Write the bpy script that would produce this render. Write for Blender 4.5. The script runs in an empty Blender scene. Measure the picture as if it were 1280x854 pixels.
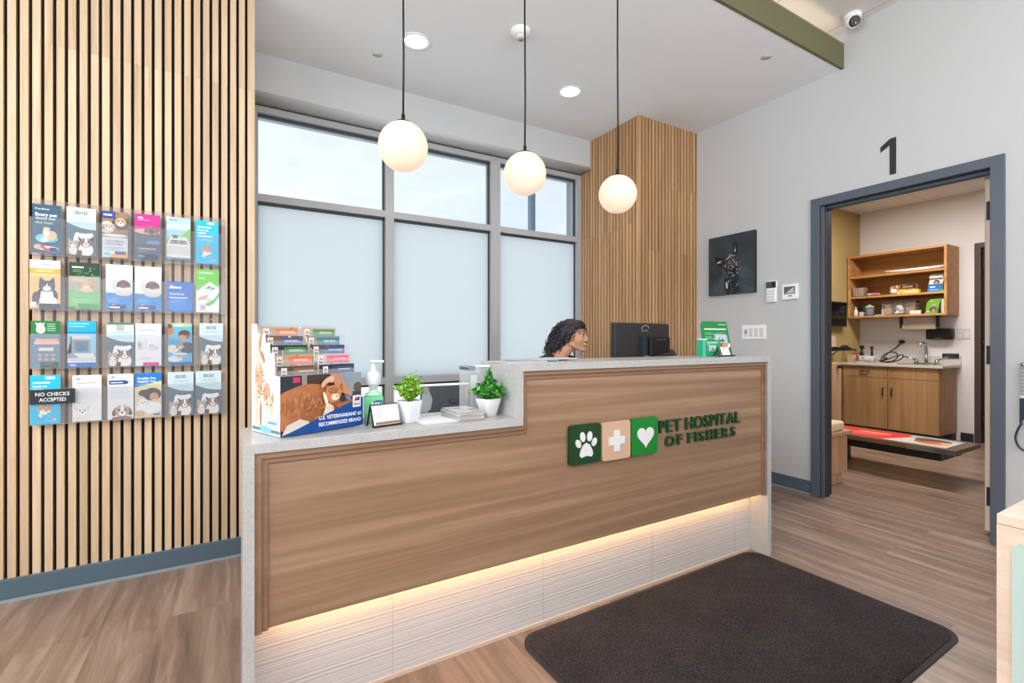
import bpy, bmesh, math, random
from mathutils import Vector, Matrix
R = random.Random(7)
SC = bpy.context.scene
COL = SC.collection
PI = math.pi

# ---------------------------------------------------------------- materials
def lin(c):
    c = c / 255.0
    return c / 12.92 if c <= .04045 else ((c + .055) / 1.055) ** 2.4
def rgb(c, g=1.0):
    return tuple(min(.96, lin(v) * g) for v in c) + (1.0,)
def newmat(name):
    m = bpy.data.materials.new(name); m.use_nodes = True
    nt = m.node_tree; nt.nodes.clear()
    out = nt.nodes.new('ShaderNodeOutputMaterial')
    return m, nt, out
def principled(nt, out, **k):
    b = nt.nodes.new('ShaderNodeBsdfPrincipled')
    for a, v in k.items():
        b.inputs[a.replace('_', ' ')].default_value = v
    nt.links.new(b.outputs[0], out.inputs[0])
    return b
_fc = {}
GAIN = 0.88
def flat(c, rough=.5, metal=0.0, gain=GAIN, spec=.35):
    key = (tuple(c), rough, metal, gain)
    if key not in _fc:
        m, nt, out = newmat('paint_%d_%d_%d' % tuple(c))
        b = principled(nt, out, Roughness=rough, Metallic=metal)
        b.inputs['Base Color'].default_value = rgb(c, gain)
        b.inputs['Specular IOR Level'].default_value = spec
        _fc[key] = m
    return _fc[key]
def emit(name, c, strength):
    m, nt, out = newmat(name)
    e = nt.nodes.new('ShaderNodeEmission')
    e.inputs[0].default_value = rgb(c); e.inputs[1].default_value = strength
    nt.links.new(e.outputs[0], out.inputs[0])
    return m
def N(nt, t, **k):
    n = nt.nodes.new(t)
    for a, v in k.items(): setattr(n, a, v)
    return n
def ramp(nt, stops):
    r = nt.nodes.new('ShaderNodeValToRGB')
    el = r.color_ramp.elements
    while len(el) < len(stops): el.new(.5)
    for e, (p, c) in zip(el, stops): e.position = p; e.color = c
    return r
def coords(nt, scale, kind='Object'):
    tc = N(nt, 'ShaderNodeTexCoord'); mp = N(nt, 'ShaderNodeMapping')
    mp.inputs['Scale'].default_value = scale
    nt.links.new(tc.outputs[kind], mp.inputs[0])
    return mp
def noise(nt, vec, scale, detail=4, rough=.55, dist=0):
    n = N(nt, 'ShaderNodeTexNoise')
    n.inputs['Scale'].default_value = scale; n.inputs['Detail'].default_value = detail
    n.inputs['Roughness'].default_value = rough; n.inputs['Distortion'].default_value = dist
    nt.links.new(vec, n.inputs['Vector'])
    return n
def mixc(nt, fac, a, b, mode='MIX'):
    m = N(nt, 'ShaderNodeMix', data_type='RGBA', blend_type=mode)
    for sock, v in ((m.inputs[0], fac), (m.inputs[6], a), (m.inputs[7], b)):
        if hasattr(v, 'is_output'): nt.links.new(v, sock)
        else: sock.default_value = v
    return m.outputs[2]
def bump(nt, b, h, strength=.2, dist=.002):
    n = N(nt, 'ShaderNodeBump'); n.inputs['Strength'].default_value = strength
    n.inputs['Distance'].default_value = dist
    nt.links.new(h, n.inputs['Height']); nt.links.new(n.outputs[0], b.inputs['Normal'])

def wood(name, c0, c1, c2, axis='z', fine=38., longs=1.6, rough=.45, rnd=False, dist=.6, rndamt=.35):
    """grain stretched along one axis; rnd = per-board attribute"""
    m, nt, out = newmat(name)
    b = principled(nt, out, Roughness=rough)
    b.inputs['Specular IOR Level'].default_value = .3
    sc = {'x': (longs, fine, fine), 'y': (fine, longs, fine), 'z': (fine, fine, longs)}[axis]
    mp = coords(nt, sc)
    vec = mp.outputs[0]
    if rnd:
        at = N(nt, 'ShaderNodeAttribute', attribute_name='rnd')
        ad = N(nt, 'ShaderNodeVectorMath', operation='MULTIPLY_ADD')
        nt.links.new(at.outputs['Color'], ad.inputs[0]); ad.inputs[1].default_value = (57, 31, 23)
        nt.links.new(vec, ad.inputs[2]); vec = ad.outputs[0]
    n1 = noise(nt, vec, .35, 5, .6, dist)
    rp = ramp(nt, [(.28, rgb(c0)), (.5, rgb(c1)), (.74, rgb(c2))])
    nt.links.new(n1.outputs[0], rp.inputs[0])
    n2 = noise(nt, vec, 2.2, 2, .5)
    r2 = ramp(nt, [(.35, (.82, .8, .78, 1)), (.65, (1, 1, 1, 1))])
    nt.links.new(n2.outputs[0], r2.inputs[0])
    colr = mixc(nt, .55, rp.outputs[0], r2.outputs[0], 'MULTIPLY')
    if rnd:
        r3 = ramp(nt, [(0, (1 - rndamt,) * 3 + (1,)), (1, (1.0, 1.0, 1.0, 1))])
        nt.links.new(at.outputs['Fac'], r3.inputs[0])
        colr = mixc(nt, 1.0, colr, r3.outputs[0], 'MULTIPLY')
    nt.links.new(colr, b.inputs['Base Color'])
    bump(nt, b, n2.outputs[0], .08, .001)
    return m

def speckle(name, base, dark, light, rough=.25, scale=160):
    m, nt, out = newmat(name)
    b = principled(nt, out, Roughness=rough)
    mp = coords(nt, (1, 1, 1))
    n1 = noise(nt, mp.outputs[0], scale, 3, .7)
    rp = ramp(nt, [(.36, rgb(dark)), (.47, rgb(base)), (.6, rgb(base)), (.7, rgb(light))])
    nt.links.new(n1.outputs[0], rp.inputs[0])
    n2 = noise(nt, mp.outputs[0], 6, 4, .6, 1.0)
    r2 = ramp(nt, [(.42, (1, 1, 1, 1)), (.5, (.93, .93, .94, 1)), (.58, (1, 1, 1, 1))])
    nt.links.new(n2.outputs[0], r2.inputs[0])
    nt.links.new(mixc(nt, .8, rp.outputs[0], r2.outputs[0], 'MULTIPLY'), b.inputs['Base Color'])
    return m

def plaster(name, c, rough=.75):
    m, nt, out = newmat(name)
    b = principled(nt, out, Roughness=rough)
    b.inputs['Specular IOR Level'].default_value = .2
    mp = coords(nt, (1, 1, 1))
    n = noise(nt, mp.outputs[0], 1.3, 2)
    k = rgb(c)
    rp = ramp(nt, [(.3, tuple(v * .975 for v in k[:3]) + (1,)), (.7, k)])
    nt.links.new(n.outputs[0], rp.inputs[0]); nt.links.new(rp.outputs[0], b.inputs['Base Color'])
    n2 = noise(nt, mp.outputs[0], 220, 2)
    bump(nt, b, n2.outputs[0], .05, .0006)
    return m

def floor_mat():
    m, nt, out = newmat('vinyl_plank')
    b = principled(nt, out, Roughness=.34)
    b.inputs['Specular IOR Level'].default_value = .4
    tc = N(nt, 'ShaderNodeTexCoord')
    sx = N(nt, 'ShaderNodeSeparateXYZ'); cx = N(nt, 'ShaderNodeCombineXYZ')
    nt.links.new(tc.outputs['Object'], sx.inputs[0])
    nt.links.new(sx.outputs['Y'], cx.inputs['X']); nt.links.new(sx.outputs['X'], cx.inputs['Y'])
    br = N(nt, 'ShaderNodeTexBrick')
    br.offset = .37; br.offset_frequency = 2
    br.inputs['Color1'].default_value = (0, 0, 0, 1); br.inputs['Color2'].default_value = (1, 1, 1, 1)
    br.inputs['Mortar'].default_value = (.5, .5, .5, 1)
    br.inputs['Scale'].default_value = 1; br.inputs['Mortar Size'].default_value = .0009
    br.inputs['Brick Width'].default_value = 1.22; br.inputs['Row Height'].default_value = .23
    nt.links.new(cx.outputs[0], br.inputs['Vector'])
    mp = N(nt, 'ShaderNodeMapping'); mp.inputs['Scale'].default_value = (16, 1.5, 1)
    nt.links.new(tc.outputs['Object'], mp.inputs[0])
    ad = N(nt, 'ShaderNodeVectorMath', operation='MULTIPLY_ADD')
    nt.links.new(br.outputs['Color'], ad.inputs[0]); ad.inputs[1].default_value = (9, 17, 5)
    nt.links.new(mp.outputs[0], ad.inputs[2])
    n1 = noise(nt, ad.outputs[0], .9, 6, .62, .8)
    rp = ramp(nt, [(.25, rgb((96, 78, 66))), (.48, rgb((128, 106, 91))), (.72, rgb((160, 139, 124)))])
    nt.links.new(n1.outputs[0], rp.inputs[0])
    n2 = noise(nt, ad.outputs[0], 6, 3, .6)
    r2 = ramp(nt, [(.3, (.86, .85, .84, 1)), (.7, (1, 1, 1, 1))])
    nt.links.new(n2.outputs[0], r2.inputs[0])
    c = mixc(nt, .7, rp.outputs[0], r2.outputs[0], 'MULTIPLY')
    r3 = ramp(nt, [(0, (.965, .96, .955, 1)), (1, (1, 1, 1, 1))])
    nt.links.new(br.outputs['Color'], r3.inputs[0])
    c = mixc(nt, 1, c, r3.outputs[0], 'MULTIPLY')
    c = mixc(nt, br.outputs['Fac'], c, rgb((112, 92, 79)))
    nt.links.new(c, b.inputs['Base Color'])
    bump(nt, b, n2.outputs[0], .06, .001)
    return m

def tile_ceiling(name, c):
    m, nt, out = newmat(name)
    b = principled(nt, out, Roughness=.85)
    mp = coords(nt, (1, 1, 1))
    br = N(nt, 'ShaderNodeTexBrick'); br.offset = 0
    k = rgb(c)
    br.inputs['Color1'].default_value = k; br.inputs['Color2'].default_value = k
    br.inputs['Mortar'].default_value = tuple(v * .72 for v in k[:3]) + (1,)
    br.inputs['Scale'].default_value = 1; br.inputs['Mortar Size'].default_value = .006
    br.inputs['Brick Width'].default_value = .61; br.inputs['Row Height'].default_value = 1.22
    nt.links.new(mp.outputs[0], br.inputs['Vector'])
    nt.links.new(br.outputs['Color'], b.inputs['Base Color'])
    return m

def ribbed_tile():
    m, nt, out = newmat('ribbed_white_tile')
    b = principled(nt, out, Roughness=.42)
    tc = N(nt, 'ShaderNodeTexCoord'); sx = N(nt, 'ShaderNodeSeparateXYZ'); nt.links.new(tc.outputs['Object'], sx.inputs[0])
    n1 = N(nt, 'ShaderNodeTexNoise', noise_dimensions='1D'); n1.inputs['Scale'].default_value = 150; n1.inputs['Detail'].default_value = 2
    nt.links.new(sx.outputs['Z'], n1.inputs['W'])
    rp = ramp(nt, [(.32, rgb((172, 167, 168))), (.5, rgb((187, 182, 183))), (.66, rgb((196, 192, 193)))])
    nt.links.new(n1.outputs[0], rp.inputs[0])
    nt.links.new(rp.outputs[0], b.inputs['Base Color'])
    bump(nt, b, n1.outputs[0], .4, .004)
    return m

def carpet_mat():
    m, nt, out = newmat('mat_pile')
    b = principled(nt, out, Roughness=.95)
    b.inputs['Specular IOR Level'].default_value = .05
    mp = coords(nt, (1, 1, 1))
    n1 = noise(nt, mp.outputs[0], 230, 3, .7)
    rp = ramp(nt, [(.3, rgb((34, 31, 33))), (.55, rgb((62, 57, 59))), (.78, rgb((104, 97, 96)))])
    nt.links.new(n1.outputs[0], rp.inputs[0])
    n2 = noise(nt, mp.outputs[0], 4, 6, .65)
    r2 = ramp(nt, [(.35, (.72, .70, .70, 1)), (.62, (1, .98, .96, 1))])
    nt.links.new(n2.outputs[0], r2.inputs[0])
    nt.links.new(mixc(nt, .9, rp.outputs[0], r2.outputs[0], 'MULTIPLY'), b.inputs['Base Color'])
    bump(nt, b, n1.outputs[0], .6, .004)
    return m

def acrylic(name, haze, c=(225, 228, 232), rough=.12):
    m, nt, out = newmat(name)
    t = N(nt, 'ShaderNodeBsdfTransparent')
    b = N(nt, 'ShaderNodeBsdfPrincipled')
    b.inputs['Base Color'].default_value = rgb(c); b.inputs['Roughness'].default_value = rough
    mx = N(nt, 'ShaderNodeMixShader'); mx.inputs[0].default_value = haze
    nt.links.new(t.outputs[0], mx.inputs[1]); nt.links.new(b.outputs[0], mx.inputs[2])
    nt.links.new(mx.outputs[0], out.inputs[0])
    return m

def globe_mat():
    m, nt, out = newmat('globe_opal_glass')
    b = principled(nt, out, Roughness=.35)
    b.inputs['Base Color'].default_value = rgb((216, 190, 168)); b.inputs['Emission Color'].default_value = rgb((255, 220, 196)); b.inputs['Emission Strength'].default_value = .56
    return m
def window_glass():
    m, nt, out = newmat('clear_glass')
    t = N(nt, 'ShaderNodeBsdfTransparent'); t.inputs[0].default_value = (.96, .98, .985, 1)
    g = N(nt, 'ShaderNodeBsdfGlossy'); g.inputs['Roughness'].default_value = .02
    mx = N(nt, 'ShaderNodeMixShader'); mx.inputs[0].default_value = .035
    nt.links.new(t.outputs[0], mx.inputs[1]); nt.links.new(g.outputs[0], mx.inputs[2])
    nt.links.new(mx.outputs[0], out.inputs[0])
    return m

def frosted_glass(name, c):
    m, nt, out = newmat(name)
    t = N(nt, 'ShaderNodeBsdfTranslucent'); t.inputs[0].default_value = rgb(c)
    g = N(nt, 'ShaderNodeBsdfPrincipled'); g.inputs['Base Color'].default_value = rgb((200, 212, 220)); g.inputs['Roughness'].default_value = .3
    mx = N(nt, 'ShaderNodeMixShader'); mx.inputs[0].default_value = .16
    nt.links.new(t.outputs[0], mx.inputs[1]); nt.links.new(g.outputs[0], mx.inputs[2])
    nt.links.new(mx.outputs[0], out.inputs[0])
    return m

M = dict(
    wall=plaster('wall_paint', (190, 192, 194)), ceil=plaster('ceiling_paint', (232, 235, 238)),
    wall2=plaster('exam_wall_paint', (218, 214, 213)), olive=plaster('olive_paint', (178, 154, 102)),
    fascia=plaster('green_fascia_paint', (106, 105, 78)),
    slat=wood('oak_slat', (192, 162, 128), (212, 185, 152), (226, 203, 174), 'z', 60, 2.2, rnd=True, rndamt=.2),
    slat2=wood('oak_slat_column', (170, 128, 88), (194, 153, 111), (210, 172, 132), 'z', 60, 2.2, rnd=True, rndamt=.22),
    felt=flat((24, 23, 24), .95), felt2=flat((44, 29, 20), .9),
    deskwood=wood('desk_laminate', (127, 100, 78), (141, 112, 89), (168, 139, 115), 'x', 24, .55, rough=.42, dist=2.2),
    trimwood=wood('desk_trim_wood', (124, 95, 72), (138, 107, 84), (152, 122, 98), 'x', 18, 1.2),
    quartz=speckle('quartz', (175, 175, 174), (164, 163, 162), (182, 182, 181)),
    tile=ribbed_tile(), floor=floor_mat(), carpet=carpet_mat(), rubber=flat((52, 46, 47), .8),
    base=flat((82, 102, 114), .45), caulk=flat((150, 155, 160), .6), alu=flat((178, 179, 181), .42, 0), alu_d=flat((58, 66, 76), .5),
    glass=window_glass(), frost=frosted_glass('frosted_film', (215, 225, 229)),
    casing=flat((88, 96, 108), .4), reveal=flat((40, 42, 48), .5), cream=wood('door_edge_maple', (226, 200, 176), (236, 214, 192), (242, 224, 206), 'z', 30, 1.5),
    exwood=wood('exam_cabinet_wood', (140, 104, 68), (164, 126, 86), (184, 146, 106), 'z', 30, 1.3),
    exwood2=wood('exam_shelf_wood', (160, 112, 62), (186, 136, 82), (202, 154, 98), 'y', 30, 1.3),
    benchwood=wood('bench_wood', (160, 124, 92), (184, 148, 116), (200, 168, 138), 'z', 30, 1.3),
    darkwood=wood('dark_table_wood', (74, 56, 42), (96, 76, 60), (114, 94, 76), 'y', 24, 1.2),
    black=flat((24, 24, 26), .4), blackm=flat((30, 30, 32), .7), dark=flat((46, 46, 50), .5), white=flat((240, 241, 242), .4, gain=.95), offwhite=flat((222, 220, 214), .55),
    chrome=flat((190, 192, 196), .18, 1.0), grey=flat((150, 152, 155), .5), cord=flat((28, 26, 26), .6),
    acr_back=acrylic('acrylic_back', .13, (170, 160, 156)), acr=acrylic('acrylic_pocket', .125, (160, 168, 178)), acr_clear=acrylic('acrylic_clear', .14),
    globe=globe_mat(), lamp=emit('lamp_lens', (255, 252, 246), 2.6), led=emit('warm_led', (255, 200, 140), 62.0),
    cove=emit('cove_led', (255, 226, 196), 5.0), troffer=emit('troffer_lens', (255, 240, 224), 2.2),
    kwood=wood('kiosk_laminate', (206, 180, 160), (222, 199, 181), (232, 212, 196), 'y', 16, 1.0), mint=flat((190, 212, 205), .5),
    skin=flat((196, 146, 116), .5), hair=flat((36, 32, 36), .55), navy=flat((30, 36, 44), .85), lip=flat((172, 96, 88), .45),
)

# ---------------------------------------------------------------- mesh builder
def V3(*a): return Vector(a)
class MB:
    def __init__(s): s.bm = bmesh.new(); s.mats = []; s.rnd = None
    def mi(s, m):
        if m not in s.mats: s.mats.append(m)
        return s.mats.index(m)
    def face(s, pts, m, smooth=False):
        vs = [s.bm.verts.new(p) for p in pts]
        try: f = s.bm.faces.new(vs)
        except ValueError: return None
        f.material_index = s.mi(m); f.smooth = smooth
        return f
    def box(s, x0, y0, z0, x1, y1, z1, m, bev=0, seg=2, mat=None):
        x0, x1 = sorted((x0, x1)); y0, y1 = sorted((y0, y1)); z0, z1 = sorted((z0, z1))
        T = mat or Matrix.Identity(4)
        v = [s.bm.verts.new(T @ Vector(p)) for p in ((x0,y0,z0),(x1,y0,z0),(x1,y1,z0),(x0,y1,z0),(x0,y0,z1),(x1,y0,z1),(x1,y1,z1),(x0,y1,z1))]
        idx = s.mi(m); fs = []
        for q in ((0,3,2,1),(4,5,6,7),(0,1,5,4),(1,2,6,5),(2,3,7,6),(3,0,4,7)):
            f = s.bm.faces.new([v[i] for i in q]); f.material_index = idx; fs.append(f)
        if s.rnd is not None:
            lay = s.bm.loops.layers.float_color.get('rnd') or s.bm.loops.layers.float_color.new('rnd')
            for f in fs:
                for l in f.loops: l[lay] = (s.rnd, s.rnd, s.rnd, 1)
        if bev:
            es = list({e for f in fs for e in f.edges})
            bmesh.ops.bevel(s.bm, geom=es, offset=bev, segments=seg, affect='EDGES', profile=.5)
        return s
    def loft(s, rings, m, cap=True, smooth=True, closed=True):
        vr = [[s.bm.verts.new(p) for p in r] for r in rings]
        idx = s.mi(m); n = len(vr[0])
        for a, b in zip(vr, vr[1:]):
            for i in range(n if closed else n - 1):
                f = s.bm.faces.new((a[i], a[(i+1) % n], b[(i+1) % n], b[i])); f.material_index = idx; f.smooth = smooth
        if cap and closed:
            for r in (vr[0][::-1], vr[-1]):
                f = s.bm.faces.new(r); f.material_index = idx
        return s
    def cyl(s, p0, p1, r0, m, r1=None, seg=16, cap=True, smooth=True):
        p0, p1 = Vector(p0), Vector(p1); r1 = r0 if r1 is None else r1
        d = (p1 - p0).normalized()
        a = d.orthogonal().normalized(); b = d.cross(a)
        ring = lambda p, r: [p + (a * math.cos(t) + b * math.sin(t)) * r for t in [2*PI*i/seg for i in range(seg)]]
        return s.loft([ring(p0, r0), ring(p1, r1)], m, cap, smooth)
    def tube(s, pts, r, m, seg=8, cap=True):
        pts = [Vector(p) for p in pts]; rs = r if isinstance(r, (list, tuple)) else [r] * len(pts)
        t = [(pts[min(i+1, len(pts)-1)] - pts[max(i-1, 0)]).normalized() for i in range(len(pts))]
        a = t[0].orthogonal().normalized(); rings = []
        for p, d, q in zip(pts, t, rs):
            a = (a - d * a.dot(d))
            a = a.normalized() if a.length > 1e-6 else d.orthogonal().normalized()
            b = d.cross(a)
            rings.append([p + (a * math.cos(x) + b * math.sin(x)) * q for x in [2*PI*i/seg for i in range(seg)]])
        return s.loft(rings, m, cap)
    def lathe(s, prof, c, m, seg=24, cap=True, axis='z'):
        c = Vector(c); rings = []
        for r, z in prof:
            rg = []
            for i in range(seg):
                t = 2*PI*i/seg
                p = Vector((r*math.cos(t), r*math.sin(t), z))
                if axis == 'y': p = Vector((p.x, p.z, p.y))
                if axis == 'x': p = Vector((p.z, p.x, p.y))
                rg.append(c + p)
            rings.append(rg)
        return s.loft(rings, m, cap)
    def ball(s, c, r, m, su=20, sv=12, rot=None):
        r = (r, r, r) if isinstance(r, (int, float)) else r
        c = Vector(c); rings = []
        for j in range(1, sv):
            ph = PI * j / sv - PI/2
            rings.append([Vector((r[0]*math.cos(ph)*math.cos(2*PI*i/su), r[1]*math.cos(ph)*math.sin(2*PI*i/su), r[2]*math.sin(ph))) for i in range(su)])
        if rot is not None: rings = [[rot @ p for p in q] for q in rings]
        e = rot if rot is not None else Matrix.Identity(3)
        rings = [[c + p for p in q] for q in rings]
        s.loft(rings, m, False)
        for k, rg in ((-1, rings[0][::-1]), (1, rings[-1])):
            tip = c + e @ Vector((0, 0, k * r[2]))
            for i in range(su):
                s.face((rg[i], rg[(i+1) % su], tip), m, True)
        return s
    def prism(s, pts, d, m, m_side=None, smooth=False):
        """planar polygon pts (3-D) pushed along d"""
        d = Vector(d); pts = [Vector(p) for p in pts]
        s.face(pts, m); s.face([p + d for p in pts][::-1], m)
        n = len(pts)
        for i in range(n):
            s.face((pts[i], pts[i] + d, pts[(i+1) % n] + d, pts[(i+1) % n]), m_side or m, smooth)
        return s
    def build(s, name, parent=None, loc=None, merge=True, kind=None):
        if merge: bmesh.ops.remove_doubles(s.bm, verts=s.bm.verts, dist=1e-6)
        bmesh.ops.recalc_face_normals(s.bm, faces=s.bm.faces)
        me = bpy.data.meshes.new(name); s.bm.to_mesh(me); s.bm.free()
        for m in s.mats: me.materials.append(m)
        o = bpy.data.objects.new(name, me); COL.objects.link(o)
        if parent: o.parent = parent
        if loc is not None: o.location = loc
        if kind: o['kind'] = kind
        return o
def rrect(w, h, r, n=5, cx=0, cy=0):
    out = []
    for sx, sy, a0 in ((1, 1, 0), (-1, 1, PI/2), (-1, -1, PI), (1, -1, 1.5*PI)):
        for i in range(n + 1):
            a = a0 + PI/2*i/n
            out.append((cx + sx*(w/2-r) + r*math.cos(a), cy + sy*(h/2-r) + r*math.sin(a)))
    return out
def thing(name, label, cat, loc=(0, 0, 0), rz=0, group=None):
    o = bpy.data.objects.new(name, None); COL.objects.link(o)
    o.location = loc; o.rotation_euler = (0, 0, rz); o.empty_display_size = .05
    o['label'] = label; o['category'] = cat
    if group: o['group'] = group
    return o
def tag(o, label, cat, group=None):
    o['label'] = label; o['category'] = cat
    if group: o['group'] = group
    return o
def copy_tree(o, parent=None):
    c = o.copy(); COL.objects.link(c); c.parent = parent
    for ch in list(o.children): copy_tree(ch, c)
    return c
def struct(name, mb, parent=None):
    return mb.build(name, parent, kind='structure')

# ---------------------------------------------------------------- printed matter
_tc = {}
def glyphs(txt, bold=0.0, ext=0.0, res=2):
    key = (txt, bold, ext, res)
    if key not in _tc:
        cu = bpy.data.curves.new('t', 'FONT'); cu.body = txt; cu.size = 1; cu.offset = bold; cu.extrude = ext
        cu.resolution_u = res
        ob = bpy.data.objects.new('t', cu); COL.objects.link(ob)
        me = bpy.data.meshes.new_from_object(ob)
        vs = [v.co.copy() for v in me.vertices]; fs = [tuple(p.vertices) for p in me.polygons]
        bpy.data.objects.remove(ob); bpy.data.curves.remove(cu); bpy.data.meshes.remove(me)
        _tc[key] = (vs, fs)
    return _tc[key]
class Card:
    """prints flat coloured shapes on the rectangle O + u*w*U + v*h*V"""
    def __init__(s, mb, O, U, V, w, h, lift=6e-5, k0=1):
        s.mb = mb; s.O = Vector(O); s.U = Vector(U).normalized(); s.V = Vector(V).normalized()
        s.N = s.U.cross(s.V); s.w = w; s.h = h; s.lift = lift; s.k = k0
    def P(s, u, v): return s.O + s.U*(u*s.w) + s.V*(v*s.h) + s.N*(s.lift*s.k)
    def poly(s, pts, c, clip=True):
        if clip:
            for ax, sgn, lim in ((0, 1, 0), (0, -1, 1), (1, 1, 0), (1, -1, 1)):
                o = []; ins = lambda p: sgn*(p[ax]-lim) >= -1e-9
                for a, b in zip(pts, pts[1:] + pts[:1]):
                    if ins(a): o.append(a)
                    if ins(a) != ins(b):
                        t = (lim-a[ax])/(b[ax]-a[ax]); o.append((a[0]+(b[0]-a[0])*t, a[1]+(b[1]-a[1])*t))
                pts = o
                if len(pts) < 3: return
        s.k += 1
        m = c if not isinstance(c, tuple) else flat(c, .45)
        f = s.mb.face([s.P(*p) for p in pts], m)
        if f and len(pts) > 4: bmesh.ops.triangulate(s.mb.bm, faces=[f])
    def rect(s, u0, v0, u1, v1, c): s.poly([(u0, v0), (u1, v0), (u1, v1), (u0, v1)], c)
    def ell(s, u, v, ru, rv, c, rot=0, n=18, a0=0, a1=2*PI):
        k = s.w / s.h; ca, sa = math.cos(rot), math.sin(rot); pts = []
        for i in range(n):
            t = a0 + (a1-a0)*i/(n if a1-a0 > 6.2 else n-1); x, y = ru*math.cos(t), rv*math.sin(t)
            pts.append((u + x*ca - y*sa, v + (x*sa + y*ca)*k))
        s.poly(pts, c)
    def text(s, t, u, v, hgt, c, bold=.02, width=None, align='L', shear=0):
        vs, fs = glyphs(t, bold)
        if not vs: return
        x0 = min(p.x for p in vs); x1 = max(p.x for p in vs)
        sy = hgt * s.h / .72
        sx = sy if width is None else width * s.w / (x1 - x0)
        off = {'L': -x0, 'C': -(x0+x1)/2, 'R': -x1}[align]
        s.k += 1; m = c if not isinstance(c, tuple) else flat(c, .45); idx = s.mb.mi(m)
        base = s.P(u, v)
        bv = [s.mb.bm.verts.new(base + s.U*((p.x+off)*sx) + s.V*(p.y*sy)) for p in vs]
        for f in fs:
            try: q = s.mb.bm.faces.new([bv[i] for i in f]); q.material_index = idx
            except ValueError: pass
    def lines(s, u, v, w, n, c, th=.008, gap=.022, var=.25):
        for i in range(n):
            s.rect(u, v - i*gap, u + w*(1 - var*R.random()), v - i*gap + th, c)
def dog(c, u, v, r, fur=(150, 96, 60), ear=(96, 58, 36), muzzle=(236, 226, 214), blaze=None, up=False, body=None):
    if body: c.ell(u, v - 1.5*r*c.w/c.h*1.05, r*1.25, r*1.5, body)
    for sg in (-1, 1):
        if up: c.poly([(u+sg*r*.35, v+r*.55*c.w/c.h), (u+sg*r*1.45, v+r*1.35*c.w/c.h), (u+sg*r*1.0, v-.05*r)], ear)
        else: c.ell(u+sg*r*.95, v-.1*r*c.w/c.h, r*.38, r*.78, ear, sg*.35)
    c.ell(u, v, r, r*1.05, fur)
    if blaze: c.ell(u, v+.35*r*c.w/c.h, r*.24, r*.75, blaze)
    c.ell(u, v-.42*r*c.w/c.h, r*.52, r*.48, muzzle)
    c.ell(u, v-.28*r*c.w/c.h, r*.2, r*.14, (30, 26, 26))
    for sg in (-1, 1): c.ell(u+sg*r*.42, v+.18*r*c.w/c.h, r*.14, r*.15, (26, 20, 18))
def cat(c, u, v, r, fur=(70, 70, 78), chest=None, muzzle=(240, 238, 236), body=None):
    k = c.w/c.h
    if body: c.ell(u, v-1.6*r*k, r*1.35, r*1.5, body)
    if chest: c.ell(u, v-1.5*r*k, r*.8, r*1.2, chest)
    for sg in (-1, 1): c.poly([(u+sg*r*.15, v+r*.8*k), (u+sg*r*.85, v+r*1.5*k), (u+sg*r*.98, v+r*.25*k)], fur)
    c.ell(u, v, r, r*.92, fur)
    c.ell(u, v-.38*r*k, r*.5, r*.42, muzzle)
    c.poly([(u, v+.6*r*k), (u-.16*r, v-.2*r*k), (u+.16*r, v-.2*r*k)], muzzle)
    for sg in (-1, 1): c.ell(u+sg*r*.42, v+.12*r*k, r*.17, r*.13, (120, 130, 70)); 
    c.ell(u, v-.2*r*k, r*.1, r*.08, (190, 120, 120))
# ================================================================= THE ROOM
CH = 3.068          # lobby soffit ceiling
WX = 3.72           # right wall plane
mb = MB(); mb.box(-2.7, -8.0, -.1, 8.2, 3.95, 0, M['floor']); struct('floor', mb)

mb = MB(); mb.box(-2.7, 1.752, CH, WX, 3.74, CH+.03, M['ceil']); struct('ceiling', mb)
mb = MB(); mb.box(-2.7, -8.0, 3.345, WX, 2.3, 3.38, tile_ceiling('acoustic_tile', (214, 211, 207))); struct('ceiling_high', mb)
mb = MB(); mb.box(-2.7, 2.3, CH+.03, WX, 2.34, 3.38, M['ceil']); struct('ceiling_cove', mb)
mb = MB(); mb.box(-2.7, 1.732, CH-.002, WX, 1.752, 3.241, M['fascia'])
mb.box(-2.7, 1.7315, 3.234, WX, 1.7525, 3.243, flat((150, 132, 112)))
struct('trim_1', mb)
mb = MB(); mb.box(-2.7, 1.80, CH+.03, WX-.01, 1.86, CH+.05, M['cove']); struct('trim_2', mb)

# ---- left wall clad with vertical oak slats over black felt
mb = MB()
mb.box(-2.7, 2.963, 0, .088, 3.74, CH, M['felt'])
x = .103; i = 0
while x > -2.66:
    w = .0272 if i else .034
    mb.rnd = R.random(); mb.box(x-w, 2.948, .1, x, 2.966, 2.503, M['slat'])
    mb.rnd = .35*R.random(); mb.box(x-w, 2.948, 2.5035, x, 2.966, CH, M['slat'])
    x -= .0404 if i else .0470; i += 1
mb.rnd = .3; mb.box(.085, 2.95, .1, .103, 3.74, CH, M['slat'])
struct('wall_left', mb)
mb = MB(); mb.box(-2.7, 2.936, .012, .098, 2.962, .1, M['base'], .003); mb.box(-2.7, 2.93, 0, .098, 2.95, .012, M['caulk'])
struct('baseboard_left', mb)

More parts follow.
